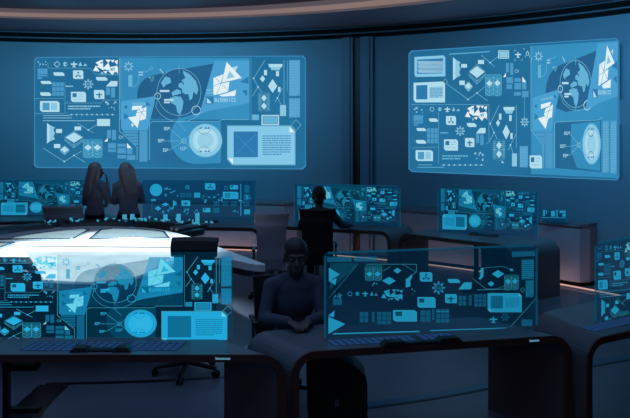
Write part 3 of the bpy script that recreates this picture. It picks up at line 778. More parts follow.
    S.begin('orbit_line').line([(560, 93), (563, 103), (570, 109), (578, 110.5), (588, 109), (600, 102), (617, 94)], .4, 'line').end()
    g_node(S, 560.4, 89, 2.3, 3.4); g_node(S, 587, 105.4, 3.2, 4.6)
    S.begin('map_label').rect(562, 82, 568.6, 84.2, 'bright').end(); S.begin('map_label').rect(564.4, 93, 571, 95, 'bright').rect(564.4, 95.6, 568.6, 97.4, 'bright').end()
    S.begin('fragment_panel').poly([(598, 43.5), (617.8, 42), (617.8, 96), (585.6, 108.5)], 'panel').poly([(612, 66), (617.4, 60), (617.4, 70)], 'blue', False).poly([(613, 78), (617, 76), (617, 84)], 'blue', False).rect(592.6, 89, 597.6, 98, 'blue').poly([(593.4, 90.6), (593.4, 97.4), (596.6, 97.4)], 'bright')
    S.poly([(599.4, 64.5), (605, 60.6), (603.6, 71), (608.4, 69), (607.4, 80), (602.6, 83), (598.4, 86)], 'white', False).poly([(601.6, 85.4), (611, 79), (610.4, 87.6), (603.4, 88.6)], 'white', False).poly([(611, 51.4), (613.4, 49), (612.6, 55)], 'bright', False)
    S.lv += 1; S.poly([(607, 45.4), (614.6, 63), (604.4, 70.6)], 'white').poly([(608, 55), (611, 62), (606.4, 64.6)], 'light').line([(598.4, 75.6), (608, 69)], .4, 'panel').line([(600.6, 64.5), (607.4, 79)], .4, 'panel').line([(604, 70), (601, 84.5)], .4, 'panel').end()
    text_obj(S, '22100078', 598.2, 90.2, 611, 94.4, 'bright')
    S.begin('fragment_panel').poly([(532.6, 97.6), (558.6, 89.4), (557.6, 97), (551.4, 130), (532.6, 130.6)], 'panel').poly([(541, 98.6), (553, 96), (553, 98.6), (541, 101.2)], 'land').poly([(554, 93.6), (557, 98), (554, 98)], 'blue').poly([(534.6, 113), (538.4, 117), (534.6, 120)], 'blue').disc(536, 106, 1.3, 'blue', 1.7, 10)
    S.poly([(541, 104.4), (551, 101.6), (549.8, 106), (540.8, 109)], 'white', False).poly([(545.4, 109), (553, 104.4), (552, 117), (547.6, 119), (544, 114.6)], 'white', False).poly([(538, 118.4), (549.2, 115), (545.6, 129)], 'white', False)
    S.lv += 1; S.line([(544, 113), (553, 109)], .4, 'panel').line([(546.4, 118), (551, 105)], .4, 'panel').end()
    g_bars(S, (535.6, 133, 545, 136), (537.6, 136.8, 545, 140), (540.6, 140.6, 545, 144), tone='mid', name='text_column'); g_bars(S, (545.6, 132.4, 552.6, 168), tone='mid', name='text_column')
    g_hub(S, 579, 145, [(570, 133.6), (566, 146.5), (569, 156)]); g_radar(S, 591.6, 144, 8.8, 19.6)
    S.begin('dial_link').line([(579, 145), (586, 132)], .4, 'line').line([(579, 145), (586, 157)], .4, 'line').end()
    S.begin('text_column').poly([(602.6, 121), (609, 120.6), (609, 173), (602.6, 172.4)], 'mid').greek(603, 122, 608.6, 172, 30, 'land', 61, .5).end(); S.begin('text_column').poly([(610.4, 120.6), (616.6, 120.2), (616.6, 174), (610.4, 173.2)], 'mid').greek(610.8, 122, 616.2, 173, 30, 'land', 62, .5).end()
SB = wall_screen('blue wall screen on the right with hatched card at its upper left corner', None,
                 (rr_pts(408.5, 50.5, 38, 619.5, 172, 180.5), rr_pts(408.5, 50.5, 38, 619.5, 172, 180.5, ins=1.0)), layout_right, (513, 112))

# hologram screens: upright light sheets standing on the desks
def holo(label, A, B, z0, z1, layout, T, tones, sheet, group='hologram desk screens', clip=None, frame=True, detail=True, name='hologram_screen', yb=None):
    """A, B: plan positions of the lower corners. Graphics are authored in photo pixels of the flat sheet and placed through the plane"""
    A = Vector((A[0], A[1], 0)); B = Vector((B[0], B[1], 0)); U = (B - A); L = U.length; U.normalize()
    N = Vector((U.y, -U.x, 0))          # towards the viewer side
    def point(x, y, off):               # sight line through (x, y) meets the sheet
        d = Vector(((x - CX) / F, 1, -(y - CY) / F)); P0 = A + N * (.003 + off)
        t = N.dot(P0) / N.dot(d); q = d * t
        return Vector((q.x, q.y, EYE + q.z))
    loc = (A + B) / 2 + Vector((0, 0, z0))
    S = Screen(name, label, group, loc, point, tones, .0004, T=T, clip=clip); S.detail = detail
    # the sheet: thin slab with rounded upper corners
    m = MB(); r = .03; H = z1 - z0
    prof = [(0, 0), (L, 0)] + [(L - r + r * math.cos(t), H - r + r * math.sin(t)) for t in (0, PI / 6, PI / 3, PI / 2)] + [(r - r * math.sin(t), H - r + r * math.cos(t)) for t in (0, PI / 6, PI / 3, PI / 2)]
    vs = [];
    for off in (-.002, .002):
        for a, b in prof: vs.append(A - loc + U * a + N * off + Vector((0, 0, z0 + b)))
    k = len(prof)
    m.add(vs, [list(range(k)), [k + i for i in range(k)][::-1]] + [[i, (i + 1) % k, k + (i + 1) % k, k + i] for i in range(k)])
    m.build('light_sheet', sheet, S.root)
    if frame:
        m = MB()
        for a0, b0, a1, b1 in ((0, 0, .014, H - r), (L - .014, 0, L, H - r), (r, H - .014, L - r, H)):
            m.box(A - loc + U * (a0 + a1) / 2 + Vector((0, 0, z0 + (b0 + b1) / 2)), (a1 - a0, .006, b1 - b0), M=Matrix((U, -N, Vector((0, 0, 1)))).transposed())
        m.build('light_border', tones['edge'], S.root)
    layout(S) if not isinstance(layout, tuple) else layout[0](S, *layout[1:])
    return S
def layout_mid(S):
    S.begin('title_bar').poly([(327, 257), (351.5, 256.8), (351.5, 261.6), (327, 262)], 'mid').poly([(354, 256.8), (377, 256.5), (377, 261.4), (354, 261.6)], 'mid').end()
    S.begin('title_bar').poly([(512, 251.5), (535, 251), (535, 256), (512, 257)], 'mid').end()
    S.begin('dark_field').poly([(330, 263), (360, 263), (329.5, 290)], 'soft').end()
    S.begin('play_mark').poly([(328.8, 267.6), (339.8, 274.4), (328.8, 281.4)], 'bright').end(); S.begin('play_mark').poly([(329.2, 281.2), (336.6, 278), (335.4, 285)], 'bright').end()
    S.begin('play_mark').poly([(328.2, 315.6), (334.6, 310.4), (334, 317.4)], 'bright').end(); S.begin('play_mark').poly([(328.4, 316.6), (345.4, 324), (328.4, 334)], 'bright').end()
    g_stack(S, 369.4, 274, 4.2, 2.6, 265.4, 281); g_stack(S, 377.6, 274, 4.2, 2.6, 265.4, 281); g_diamond(S, 389, 280.8, 6.8, 4, 0); g_diamond(S, 397.4, 270.6, 4, 3, 0)
    S.begin('panel_outline').line([(366, 264.2), (416.4, 264.2), (416.4, 272), (405.6, 279.4)], .5, 'line').line([(383, 271), (391, 266.4)], .4, 'line').line([(402, 264), (416, 272)], .35, 'line').line([(329, 298), (357, 265)], .3, 'line')
    S.line([(505.8, 332), (536, 298.5)], .4, 'line').line([(472, 278), (486, 289), (497, 289), (513, 282)], .4, 'line').line([(477, 290), (506, 289)], .5, 'line').line([(482, 268), (503, 266.4), (514, 271)], .35, 'line').end()
    S.begin('flow_arm').poly([(405.8, 279.6), (408.8, 278), (411, 274.6), (412.4, 276.6), (410.4, 280), (410.4, 286.4), (405.8, 287.6)], 'bright').end()
    S.begin('flow_arm').poly([(480.6, 268.4), (483.6, 268.2), (483.4, 276.2), (481, 279.4), (478.4, 279), (480.6, 275.4)], 'bright').end()
    g_card(S, 419.8, 272.2, 432.4, 281.6, 'mol'); g_gear(S, 438.6, 287.8, 6, 'light', 8); g_pill(S, 447.8, 279, 460, 283); g_para(S, 458.4, 282.4, 471.6, 289.4); g_card(S, 445, 294, 457, 303.2, 'plane')
    g_dots(S, 333.4, 293, 342, 298.6, 3, 8); g_bars(S, (333, 298.8, 342, 305)); S.begin('round_icon').ring(350, 293.8, 2, .6, 'light').end(); S.begin('star_icon').ring(357.4, 293.8, 1.7, .5, 'light').rect(356.6, 292, 358.2, 295.6, 'light').end()
    S.begin('aircraft_icon'); g_plane(S, 365.2, 293.6, 2.8, 'bright', 3.1); S.end(); S.begin('triangle_icon').poly([(370, 295.6), (371.8, 291.4), (373.6, 295.6)], 'light').poly([(374.4, 295.6), (376, 293), (377.8, 295.6)], 'light').end()
    g_frag(S, 381, 289.4, 402.6, 301, 3, 'bright'); g_dots(S, 371, 283, 378, 288, 7, 4); g_dots(S, 412, 288, 416, 294, 8, 3)
    g_card(S, 417.4, 297, 435.6, 307.8, 'photo'); g_grid(S, 359.4, 311.6, 368.6, 322.6, 2, 2); g_grid(S, 371.4, 311.6, 375, 322.6, 1, 4); g_grid(S, 376.8, 311.6, 391.4, 324.6, 3, 3); g_card(S, 393, 310, 417, 321.6, 'photo')
    g_grid(S, 420, 309.8, 431, 322, 2, 2); g_grid(S, 431.6, 309, 435, 320, 1, 4); g_grid(S, 436, 308.8, 449.4, 323, 3, 3)
    g_grid(S, 458.4, 295.4, 466.4, 306, 2, 2); g_grid(S, 468.4, 295, 472, 305.6, 1, 4); g_grid(S, 474, 293.8, 486.6, 307, 3, 3)
    g_diamond(S, 498, 274, 6.2, 4, 0); g_diamond(S, 491, 283.8, 3.4, 2.8, 0); g_stack(S, 508, 281.4, 3.6, 2.6, 274.6, 290.4); g_stack(S, 515, 281.2, 3.6, 2.6, 274.4, 290.2); S.begin('corner_flag').rect(510, 268.6, 513, 271, 'light').end()
    g_photo(S, 488, 293.6, 521.4, 311.8)
    S.begin('aircraft_icon'); g_plane(S, 493.4, 319.4, 3.6, 'light', 4); S.end(); g_gear(S, 505, 317, 4, 'mid', 6); S.begin('diamond_outline').line([(522.6, 287.6), (525, 290), (522.6, 292.4), (520.2, 290), (522.6, 287.6)], .4, 'line').end()
    S.begin('text_column').poly([(521.6, 259.6), (534, 259), (534, 279), (521.6, 279.6)], 'mid').greek(522, 260.4, 533.6, 278.6, 9, 'land', 71, .4).end(); S.begin('text_column').poly([(525.6, 280.4), (533.8, 280), (533.8, 297), (525.6, 297.6)], 'mid').greek(526, 281, 533.4, 296.6, 8, 'land', 72, .4).end()
    g_bars(S, (521.6, 319.4, 532.2, 326.2), tone='mid'); g_bars(S, (436, 311, 449, 312), tone='land') 
    S.begin('bottom_light_line').line([(333, 333.8), (419.4, 331.4)], 1.2, 'bright').line([(430, 330.6), (507, 328)], 1.0, 'light').end()

def layout_far(S):
    """layout of the wide far hologram behind the table, with the dial at its upper left"""
    S.begin('radar_dial').disc(156, 190, 6.2, 'bright').ring(156, 190, 4.6, .3, 'light').end()
    rnd = random.Random(12)
    for i in range(9):
        S.begin('hub_note'); x, y = rnd.uniform(164, 177), rnd.uniform(184.5, 197); S.line([(x, y), (x + rnd.uniform(1.4, 3), y - rnd.uniform(.6, 1.6))], 1.0, 'light'); S.end()
    g_gear(S, 187.4, 187.2, 2.2, 'light'); g_card(S, 205, 183.2, 215.4, 189.8, 'mol'); g_grid(S, 180, 192.6, 185.4, 197.4, 2, 2); g_grid(S, 186, 192.6, 191.6, 197.4, 3, 1)
    g_bars(S, (194, 192.6, 200.2, 197.6), tone='light', name='small_tag'); g_card(S, 181.4, 200.4, 190.2, 206, 'plane'); g_card(S, 222.8, 191.8, 238.4, 199, 'image'); g_grid(S, 223.6, 185.4, 228.6, 190.2, 2, 2); g_card(S, 230, 185, 238, 189.4, 'photo')
    S.begin('panel_outline').line([(240.8, 184), (240.8, 215.6)], .8, 'light').line([(152, 201), (152, 213)], .8, 'mid').end()
    g_bars(S, (244.4, 185, 249.4, 192.6), (243.6, 194, 250, 200.4)); g_bars(S, (151, 199, 156, 201), tone='light', name='small_tag')
    for x in (213.4, 222, 231, 243.4): g_grid(S, x, 201, x + 6, 206.2, 3, 2)
    g_dots(S, 184, 208, 190, 214, 9, 8); S.begin('compass_icon').line([(194, 213.4), (196.6, 209.4), (199, 213.4)], .6, 'light').end(); g_card(S, 203, 208, 210.4, 212.2, 'photo'); g_bars(S, (213, 207.8, 219.4, 213)); g_bars(S, (244, 209.4, 250, 214.4), tone='light', name='small_tag'); g_dots(S, 232, 209, 238, 213, 10, 4)
    g_diamond(S, 165.4, 204.4, 3.8, 1.8); g_diamond(S, 158, 208.4, 3.4, 2.4); g_cone(S, 173, 200.4, 177, 206.4); g_dots(S, 162, 206, 175, 214, 11, 10); g_dots(S, 200, 194, 222, 203, 13, 16); g_dots(S, 238, 195, 252, 203, 14, 8)

# ------------------------------------------------------------------ desks
GD = 'curved waterfall desks'
def desk(label, F0, F1, B1, B0, h=.74, t=.05, r=.16, legs=(True, True), mat=None, group=GD, emblem=None, pedestal=None, modesty=None):
    mat = mat or M_desk
    F0, F1, B1, B0 = (Vector((p[0], p[1], 0)) for p in (F0, F1, B1, B0))
    c = (F0 + F1 + B0 + B1) / 4; L = ((F1 - F0).length + (B1 - B0).length) / 2
    root = thing('desk', label, 'desk', c, group=group)
    def P(a, z, k): f = F0 + (F1 - F0) * (a / L); b = B0 + (B1 - B0) * (a / L); return f + (b - f) * k + Vector((0, 0, z)) - c
    def arc(inner, side):
        out = []; rr = r - (t if inner else 0)
        for i in range(9):
            th = PI / 2 * i / 8
            if side == 0: out.append((r - rr * math.cos(th), h - r + rr * math.sin(th)))
            else: out.append((L - r + rr * math.sin(th), h - r + rr * math.cos(th)))
        return out
    outer = (arc(False, 0) if legs[0] else [(0, h)]) + (arc(False, 1) if legs[1] else [(L, h)])
    inner = (arc(True, 0) if legs[0] else [(0, h - t)]) + (arc(True, 1) if legs[1] else [(L, h - t)])
    def shell(out, inn, k0, k1, name, m_, par=root):
        mb = MB(); n = len(out)
        vs = [P(a, z, k) for k in (k0, k1) for a, z in out + inn]; N = 2 * n; fs = []
        for i in range(n - 1):
            fs += [[i, i + 1, N + i + 1, N + i], [n + i, N + n + i, N + n + i + 1, n + i + 1], [i, n + i, n + i + 1, i + 1], [N + i, N + i + 1, N + n + i + 1, N + n + i]]
        fs += [[0, N, N + n, n], [n - 1, 2 * n - 1, N + 2 * n - 1, N + n - 1]]
        mb.add(vs, fs); return mb.build(name, m_, par)
    shell(outer, inner, .03, 1, 'desktop', mat)
    shell(outer, inner, 0, .03, 'front_edge', M_edge)
    for side in (0, 1):
        if legs[side]:
            a0, a1 = (0, t) if side == 0 else (L, L - t)
            z1 = h - r
            lg = shell([(a0, z1), (a0, 0)], [(a1, z1), (a1, 0)], .03, 1, 'leg', M_leg)
            shell([(a0, z1), (a0, 0)], [(a1, z1), (a1, 0)], 0, .03, 'leg_edge', M_edge, lg)
    if modesty is not None:   # upright panel under the desk, set back from the front edge
        shell([(modesty[0], h - t), (modesty[1], h - t)], [(modesty[0], .02), (modesty[1], .02)], modesty[2], modesty[2] + .06, 'modesty_panel', M_leg)
    if emblem:
        a, zc, lw = emblem
        mb = MB(); d = (F1 - F0).normalized(); n = Vector((d.y, -d.x, 0)); R = Matrix((d, -n, Vector((0, 0, 1)))).transposed()
        for i, (u, w_, hh, dz) in enumerate(((-.46, .06, 1.0, .2), (-.40, .10, .55, 0), (-.26, .12, .6, 0), (-.10, .12, .55, 0), (.06, .14, .6, 0), (.24, .12, .55, 0), (.40, .14, .5, 0))):
            mb.box(P(a + u * lw, zc + dz * .012, 0) + n * .002, (w_ * lw, .004, 0.011 * hh), M=R)
        mb.box(P(a, zc - .006, 0) + n * .002, (lw * .96, .004, .004), M=R)
        mb.build('maker_emblem', M_emb, root)
    if pedestal is not None:
        mb = MB(); p = P(pedestal, 0, .5)
        prof = [(.20, 0), (.19, .012), (.10, .04), (.05, .10), (.035, .2), (.032, h - t)]
        seg = 24; vs = [(p.x + rr * math.cos(2 * PI * i / seg), p.y + rr * math.sin(2 * PI * i / seg), z) for rr, z in prof for i in range(seg)]
        mb.add(vs, [[k * seg + i, k * seg + (i + 1) % seg, (k + 1) * seg + (i + 1) % seg, (k + 1) * seg + i] for k in range(len(prof) - 1) for i in range(seg)], 0, True)
        mb.build('pedestal', M_plastic, root)
    return root, P
M_emb = glow('emblem_light', (84, 136, 164), 1.0, sample=False)
M_keys = glow('key_light', (44, 88, 150), .5)
M_keyb = glow('keyboard_sheet', (16, 56, 90), .5, .2, tint=(1, 1, 1))
def keyboard(label, A, B, back, z=.741, group='projected light keyboards', nx=17, ny=4, step=None):
    """keys of light thrown on a desk: A-B front edge, back: vector to the back edge"""
    A, B, back = Vector((*A, 0)), Vector((*B, 0)), Vector((*back, 0)); c = (A + B + back) / 2 + Vector((0, 0, z))
    root = thing('light_keyboard', label, 'keyboard', c, group=group)
    def P(u, v, dz): return A + (B - A) * u + back * v + Vector((0, 0, z + dz)) - c
    mb = MB(); mb.add([P(-.01, -.04, 0), P(1.01, -.04, 0), P(1.01, 1.04, 0), P(-.01, 1.04, 0), P(-.01, -.04, .001), P(1.01, -.04, .001), P(1.01, 1.04, .001), P(-.01, 1.04, .001)], [(0, 1, 2, 3), (4, 7, 6, 5), (0, 4, 5, 1), (1, 5, 6, 2), (2, 6, 7, 3), (3, 7, 4, 0)]); mb.build('base_glow', M_keyb, root)
    for j in range(ny):
        i = 0
        while i < nx:
            w = 1
            if j == 0 and i == 5: w = 4
            if i in (12,): i += 1; continue
            mb = MB(); u0, u1 = (i + .12) / nx, (i + w - .12) / nx; v0, v1 = (j + .14) / ny, (j + .86) / ny
            mb.add([P(u0, v0, .0012), P(u1, v0, .0012), P(u1, v1, .0012), P(u0, v1, .0012), P(u0 + .004, v0 + .03, .004), P(u1 - .004, v0 + .03, .004), P(u1 - .004, v1 - .03, .004), P(u0 + .004, v1 - .03, .004)], [(0, 3, 2, 1), (4, 5, 6, 7), (0, 1, 5, 4), (1, 2, 6, 5), (2, 3, 7, 6), (3, 0, 4, 7)])
            mb.build('key', M_keys, root); i += w
    return root
def dock(label, c, d, L=.42, z=.741):
    """black control rest: two raised wedge pads joined by a thin bar"""
    d = Vector((*d, 0)).normalized(); n = Vector((-d.y, d.x, 0)); root = thing('control_rest', label, 'desk controller', (c[0], c[1], z), group='control rests')
    for s in (-1, 1):
        mb = MB(); x0, x1 = s * L * .5, s * L * .17
        b = [(x0, -.045), (x1, -.045), (x1 + s * .0, .05), (x0 + s * -.01, .05)]; tp = [(x0 - s * .03, -.03), (x1 + s * .03, -.03), (x1 + s * .035, .04), (x0 - s * .035, .04)]
        vs = [d * a + n * q for a, q in b] + [d * a + n * q + Vector((0, 0, .03)) for a, q in tp]
        mb.add(vs, [(3, 2, 1, 0), (4, 5, 6, 7), (0, 1, 5, 4), (1, 2, 6, 5), (2, 3, 7, 6), (3, 0, 4, 7)]); mb.build('pad', M_black, root, bevel=.006)
    mb = MB(); R = Matrix((d, n, Vector((0, 0, 1)))).transposed(); mb.box((0, 0, .008), (L * .42, .05, .014), M=R); mb.build('bar', M_black, root, bevel=.003)
    mb = MB(); mb.box(-n * .027 + Vector((0, 0, .008)), (L * .34, .004, .004), M=R); mb.build('metal_trim', M_metal, root)
    return root

# front row (nearest the camera)
d1, P1 = desk('near desk at the left edge of the photo, standing under the large left hologram', (-2.42, 4.62), (-.19, 4.62), (-.60, 5.0), (-2.75, 5.0), emblem=(1.78, .717, .1))
d2, P2 = desk('near middle desk between the two other near desks, with a person sitting behind it', (-.155, 4.66), (1.86, 5.06), (1.42, 5.56), (-.50, 5.12), emblem=(1.72, .717, .075))
d3, P3 = desk('near desk cut off by the right edge of the photo', (1.92, 4.93), (3.35, 5.72), (3.0, 6.4), (1.75, 5.6))
# black bracket under the left end of the left desk
mb = MB(); mb.box(Vector((-2.07, 4.70, .36)) - d1.location, (.035, .05, .72)); mb.build('support_post', M_black, d1)
mb = MB(); mb.box(Vector((-1.97, 4.72, .625)) - d1.location, (.2, .05, .035)); mb.box(Vector((-1.868, 4.72, .66)) - d1.location, (.03, .04, .07)); mb.build('bracket', M_black, d1)
mb = MB(); mb.box(Vector((-1.97, 4.74, .33)) - d1.location, (.22, .05, .03)); mb.build('bracket', M_black, d1)
# low pedestal with rounded shoulder under the middle desk
ped = thing('drawer_pedestal', 'dark rounded pedestal under the left end of the middle near desk', 'cabinet', (.17, 5.02, 0))
def rounded_profile(w, h, r):
    return [(-w / 2, 0), (w / 2, 0)] + [(w / 2 - r * (1 - math.cos(a)) , h - r * .62 * (1 - math.sin(a))) for a in [PI / 2 * i / 8 for i in range(9)]] + [(-w / 2, h)]
mb = MB(); pr = rounded_profile(.38, .655, .30)
mb.sweep([(Vector((0, -.22, 0)), Vector((1, 0, 0)), Vector((0, 0, 1))), (Vector((0, .02, 0)), Vector((1, 0, 0)), Vector((0, 0, 1)))], pr); mb.build('pedestal_body', M_plastic, ped)
mb = MB(); mb.box((-.015, -.224, .40), (.035, .012, .045)); mb.build('socket', M_black, ped); mb = MB(); mb.box((-.04, -.224, .345), (.05, .012, .05)); mb.build('socket', M_black, ped); mb = MB(); mb.box((-.02, -.226, .352), (.03, .01, .05)); mb.build('socket_plate', M_metal, ped)

# back row
d4, P4 = desk('far desk behind the white table, right of the standing couple', (-2.5, 10.35), (-.80, 10.2), (-.72, 11.35), (-2.8, 11.5))
d5, P5 = desk('far desk where the person with the black chair sits', (-.55, 10.4), (1.06, 9.84), (1.5, 10.62), (-.55, 11.2))
d6, P6 = desk('far right desk with a broad rounded end facing the camera', (1.16, 9.76), (2.44, 8.72), (3.22, 9.2), (1.62, 10.3), r=.17, pedestal=.98, modesty=(1.05, 1.5, .5))
d7, P7 = desk('far desk at the left edge behind the grey headrest, under the cut off hologram', (-5.45, 10.75), (-3.85, 11.0), (-3.3, 11.85), (-5.6, 11.6))

# hologram screens on the desks
def TL(x, y): return (.965 * x - 57.8, .83 * (y - 64) + 260)
HSET = 'hologram screens over the desks'
holo('large hologram screen at the left, globe map and radar dial over the white table', (at(-26, 4.985), 4.985), (at(233, 4.985), 4.985), .742, 1.352, layout_main, TL, HT, M_gl, None, frame=False, clip=(-25, 254, 231.5, 340))
holo('hologram screen over the middle near desk with big play triangles at its left edge', (at(324, 4.98), 4.98), (at(537.5, 5.3), 5.3), .742, 1.352, layout_mid, None, HM, M_gl3, None, clip=(325, 250, 537, 338))
A3 = Vector((at(595, 5.38), 5.38)); u3 = Vector((math.cos(math.radians(35)), math.sin(math.radians(35))))
B3 = A3 + u3 * 1.1
S3h = A3 + u3 * .0
def TR(x, y): return (595 + (x - 34) * .5, 242 + (y - 56) * .86 - (x - 34) * .045)
holo('hologram screen cut off by the right edge of the photo', (A3.x, A3.y), (B3.x, B3.y), .742, 1.352, layout_main, TR, HM, M_gl3, None, clip=(594, 226, 700, 330), detail=False)
holo('wide far hologram screen with a round dial at its upper left, right of the couple', (at(142.5, 11.1), 11.1), (at(256, 11.0), 11.0), .742, 1.37, layout_far, None, HB, M_gl2, None, clip=(143.5, 180.5, 255, 219))
def TM(x0, k, y0, ky): return lambda x, y: (x0 - (x - 34) * k, y0 + (y - 56) * ky)
layout_small = (layout_main, False)
holo('far hologram screen in front of the person in the black chair', (at(294, 10.75), 10.75), (at(400.5, 10.3), 10.3), .742, 1.345, layout_small, lambda x, y: (399.5 - (x - 34) * .385, 184.2 + (y - 56) * .345 + ((399.5 - (x - 34) * .385) - 294) * .022), HB, M_gl2, None, clip=(295, 183, 399.5, 227))
holo('far right hologram screen with a picture card at its lower left', (at(437.5, 9.88), 9.88), (at(538, 9.4), 9.4), .742, 1.35, layout_small, lambda x, y: (536.5 - (x - 34) * .36, 187 + (y - 56) * .385 + ((536.5 - (x - 34) * .36) - 438) * .035), HB, M_gl2, None, clip=(438.5, 185, 537, 236))
holo('far hologram screen at the left edge behind the standing couple', (at(-3, 11.5), 11.5), (at(104, 11.35), 11.35), .742, 1.345, layout_small, lambda x, y: (103.6 - (x - 34) * .393, 180.4 + (y - 56) * .318), HB, M_gl2, None, clip=(-2.5, 179.6, 103.5, 217.5))
def layout_tiny(S):
    g_bars(S, (543, 210, 545, 216), (546, 210.4, 547, 214), tone='light', name='small_tag'); g_bars(S, (551, 211, 555, 216.5), tone='light', name='small_tag'); g_bars(S, (556.5, 209.6, 557.6, 217), (559.6, 210.6, 565.6, 213), (562.4, 213.6, 565.6, 216.6), tone='light', name='small_tag'); S.begin('panel_outline').line([(542, 217.4), (566, 218)], .6, 'light').end()
holo('small hologram standing on the curved wall cabinet at the right', (at(541, 9.9), 9.9), (at(567.5, 9.75), 9.75), .872, 1.04, layout_tiny, None, HB, M_gl2, None, clip=(541.5, 207, 567, 220))

# keyboards and controllers
keyboard('projected blue keyboard on the left near desk', (at(20, 4.70), 4.70), (at(176, 4.70), 4.70), (.035, .19), nx=20, ny=4)
keyboard('projected blue keyboard on the middle near desk', (.13, 4.80), (1.02, 4.975), (-.05, .12), nx=18, ny=4)
keyboard('projected blue keyboard on the right near desk', (2.05, 5.13), (2.68, 5.50), (-.07, .10), nx=14, ny=4)
dock('black control rest at the front edge of the left near desk', (at(102.5, 4.72), 4.705), (1, 0), .42)
dock('black control rest on the middle near desk', (at(420, 4.92), 4.865), (2.0, .4), .60)
for lab, c, d in (('black control rest under the wide far hologram', (at(205, 10.75), 10.8), (1, -.05)), ('black control rest on the far right desk', (at(483, 9.55), 9.5), (1, -.6)),):
    dock(lab, c, d, .42)

# ------------------------------------------------------------------ central table
TC = Vector((-2.62, 8.2)); TR_ = 1.95
tab = thing('hologram_table', 'large brightly lit white round table in the middle of the room', 'table', (TC.x, TC.y, 0))
def tpoly(scale=1.0, notch=True):
    pts = []
    def add(x, y): pts.append(((x - TC.x), (y - TC.y)))
    # starts at the blunt point on the right, runs back along the straight cut, around the rear and to the bay at the left
    for q in curve([(-1.31, 8.35), (-1.49, 8.66), (-2.07, 9.33), (-2.62, 9.60), (-3.3, 9.62), (-3.95, 9.28), (-4.38, 8.6), (-4.42, 7.9), (-4.3, 7.42)], 5): add(*q)
    add(-2.90, 7.42); add(-2.45, 6.26)
    for q in curve([(-2.43, 6.22), (-1.98, 6.16), (-1.66, 6.30), (-1.42, 6.85), (-1.12, 7.36), (-.86, 7.26), (-.62, 7.04), (-.50, 7.03), (-.56, 7.14)], 4): add(*q)
    return [(x * scale, y * scale) for x, y in pts]
TZ = .85
m = MB(); m.prism(tpoly(), TZ - .07, TZ); m.build('tabletop', M_table, tab, bevel=.012)
m = MB(); m.prism(tpoly(.965), TZ - .13, TZ - .07); m.build('rim', M_metal, tab)
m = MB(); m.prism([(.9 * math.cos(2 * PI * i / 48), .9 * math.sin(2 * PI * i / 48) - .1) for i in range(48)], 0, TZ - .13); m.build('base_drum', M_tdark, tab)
m = MB(); m.prism([(1.05 * math.cos(2 * PI * i / 48), 1.05 * math.sin(2 * PI * i / 48) - .1) for i in range(48)], 0, .08); m.build('plinth', M_plastic, tab)
def tring(r0, r1, z0, z1, a0, a1, n=24, top_in=0.0):
    mb = MB(); path = []
    prof = [(r0, z0), (r1, z0), (r1 - top_in, z1), (r0 + top_in, z1)]
    for i in range(n + 1):
        a = math.radians(a0 + (a1 - a0) * i / n); d = Vector((math.cos(a), math.sin(a), 0)); path.append((Vector((0, 0, 0)), d, Vector((0, 0, 1))))
    return mb.sweep(path, prof)
m = MB(); m.prism([(x - TC.x, y - TC.y) for x, y in ((-4.25, 7.44), (-2.93, 7.44), (-2.47, 6.24), (-3.3, 6.42), (-4.0, 6.95))], TZ - .20, TZ - .16); m.build('bay_light_block', surf('matte_black', (9, 9, 11), .95, spec=.02), tab)  # added dark slab: stops spotlight spill and keeps the bay dark
# raised front leaf, glass wells with chrome frames, consoles at the back rim
front = [(-.57, .12), (.18, -1.94 + .06)]
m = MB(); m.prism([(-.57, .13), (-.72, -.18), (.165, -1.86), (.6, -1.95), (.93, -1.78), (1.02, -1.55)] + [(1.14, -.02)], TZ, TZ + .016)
M_leaf = glow('leaf_added_glow', (236, 246, 250), 1.35, noise=.12, nscale=3.0, sample=True)  # glow put into the leaf to whiten the table front beyond the spotlight
m.build('added_glow_leaf', M_leaf, tab)
m = MB(); m.prism([(-.70, -.20), (1.12, -.30), (1.12, -.335), (-.72, -.235)], TZ + .016, TZ + .0175); m.build('seam', M_metal, tab)
M_well = glow('glass_well', (200, 234, 244), .8, .4, tint=(.9, .97, 1), sample=True)  # low glow put into the glass to whiten the wells
def sector(a0, a1, r1, yf, n=16):
    """half-moon outline: arc at the back, straight front edge at y = yf"""
    return [(r1 * math.cos(math.radians(a0 + (a1 - a0) * i / n)), r1 * math.sin(math.radians(a0 + (a1 - a0) * i / n))) for i in range(n + 1)]
def well(outline):
    m = MB(); m.prism(outline, TZ, TZ + .02); w_ = m.build('well_panel', M_well, tab)
    mb = MB(); k = len(outline); zz = TZ + .02
    for i in range(k):
        a, b = outline[i], outline[(i + 1) % k]
        mb.capsule((a[0], a[1], zz), (b[0], b[1], zz), .014, .014, 10)
    mb.build('well_frame', M_chrome, w_)
well([(-.30, .22), (-.34, .95)] + sector(112, 168, 1.12, 0)[0:] + [(-1.3, .22)])
well([(-.10, .22), (-.18, .95)] + sector(94, 50, 1.05, 0)[0:] + [(.85, .30)])
well([(-1.70, -.05), (-.9, -.02), (-.95, -.62), (-1.72, -.60)])
tring(1.25, 1.92, TZ - .14, TZ - .06, 56, 162, 24).build('rear_shelf', M_metal, tab)
for a0, a1 in ((62, 86), (90, 122), (126, 158)):
    c_ = tring(1.52, 1.90, TZ - .06, TZ + .045, a0, a1, 16, .03).build('rim_console', M_metal, tab)
    tring(1.57, 1.85, TZ + .045, TZ + .05, a0 + 2, a1 - 2, 16, .0).build('console_screen', M_black, c_)
t_ = math.radians(52); d_ = Vector((math.cos(t_), math.sin(t_), 0)); n_ = Vector((-d_.y, d_.x, 0))
mb = MB()
for s_ in (-.05, .05): mb.tube(d_ * 1.25 + n_ * s_ + Vector((0, 0, TZ + .02)), d_ * 1.8 + n_ * s_ + Vector((0, 0, TZ + .03)), .03)
mb.build('cable_bridge', M_metal, tab)
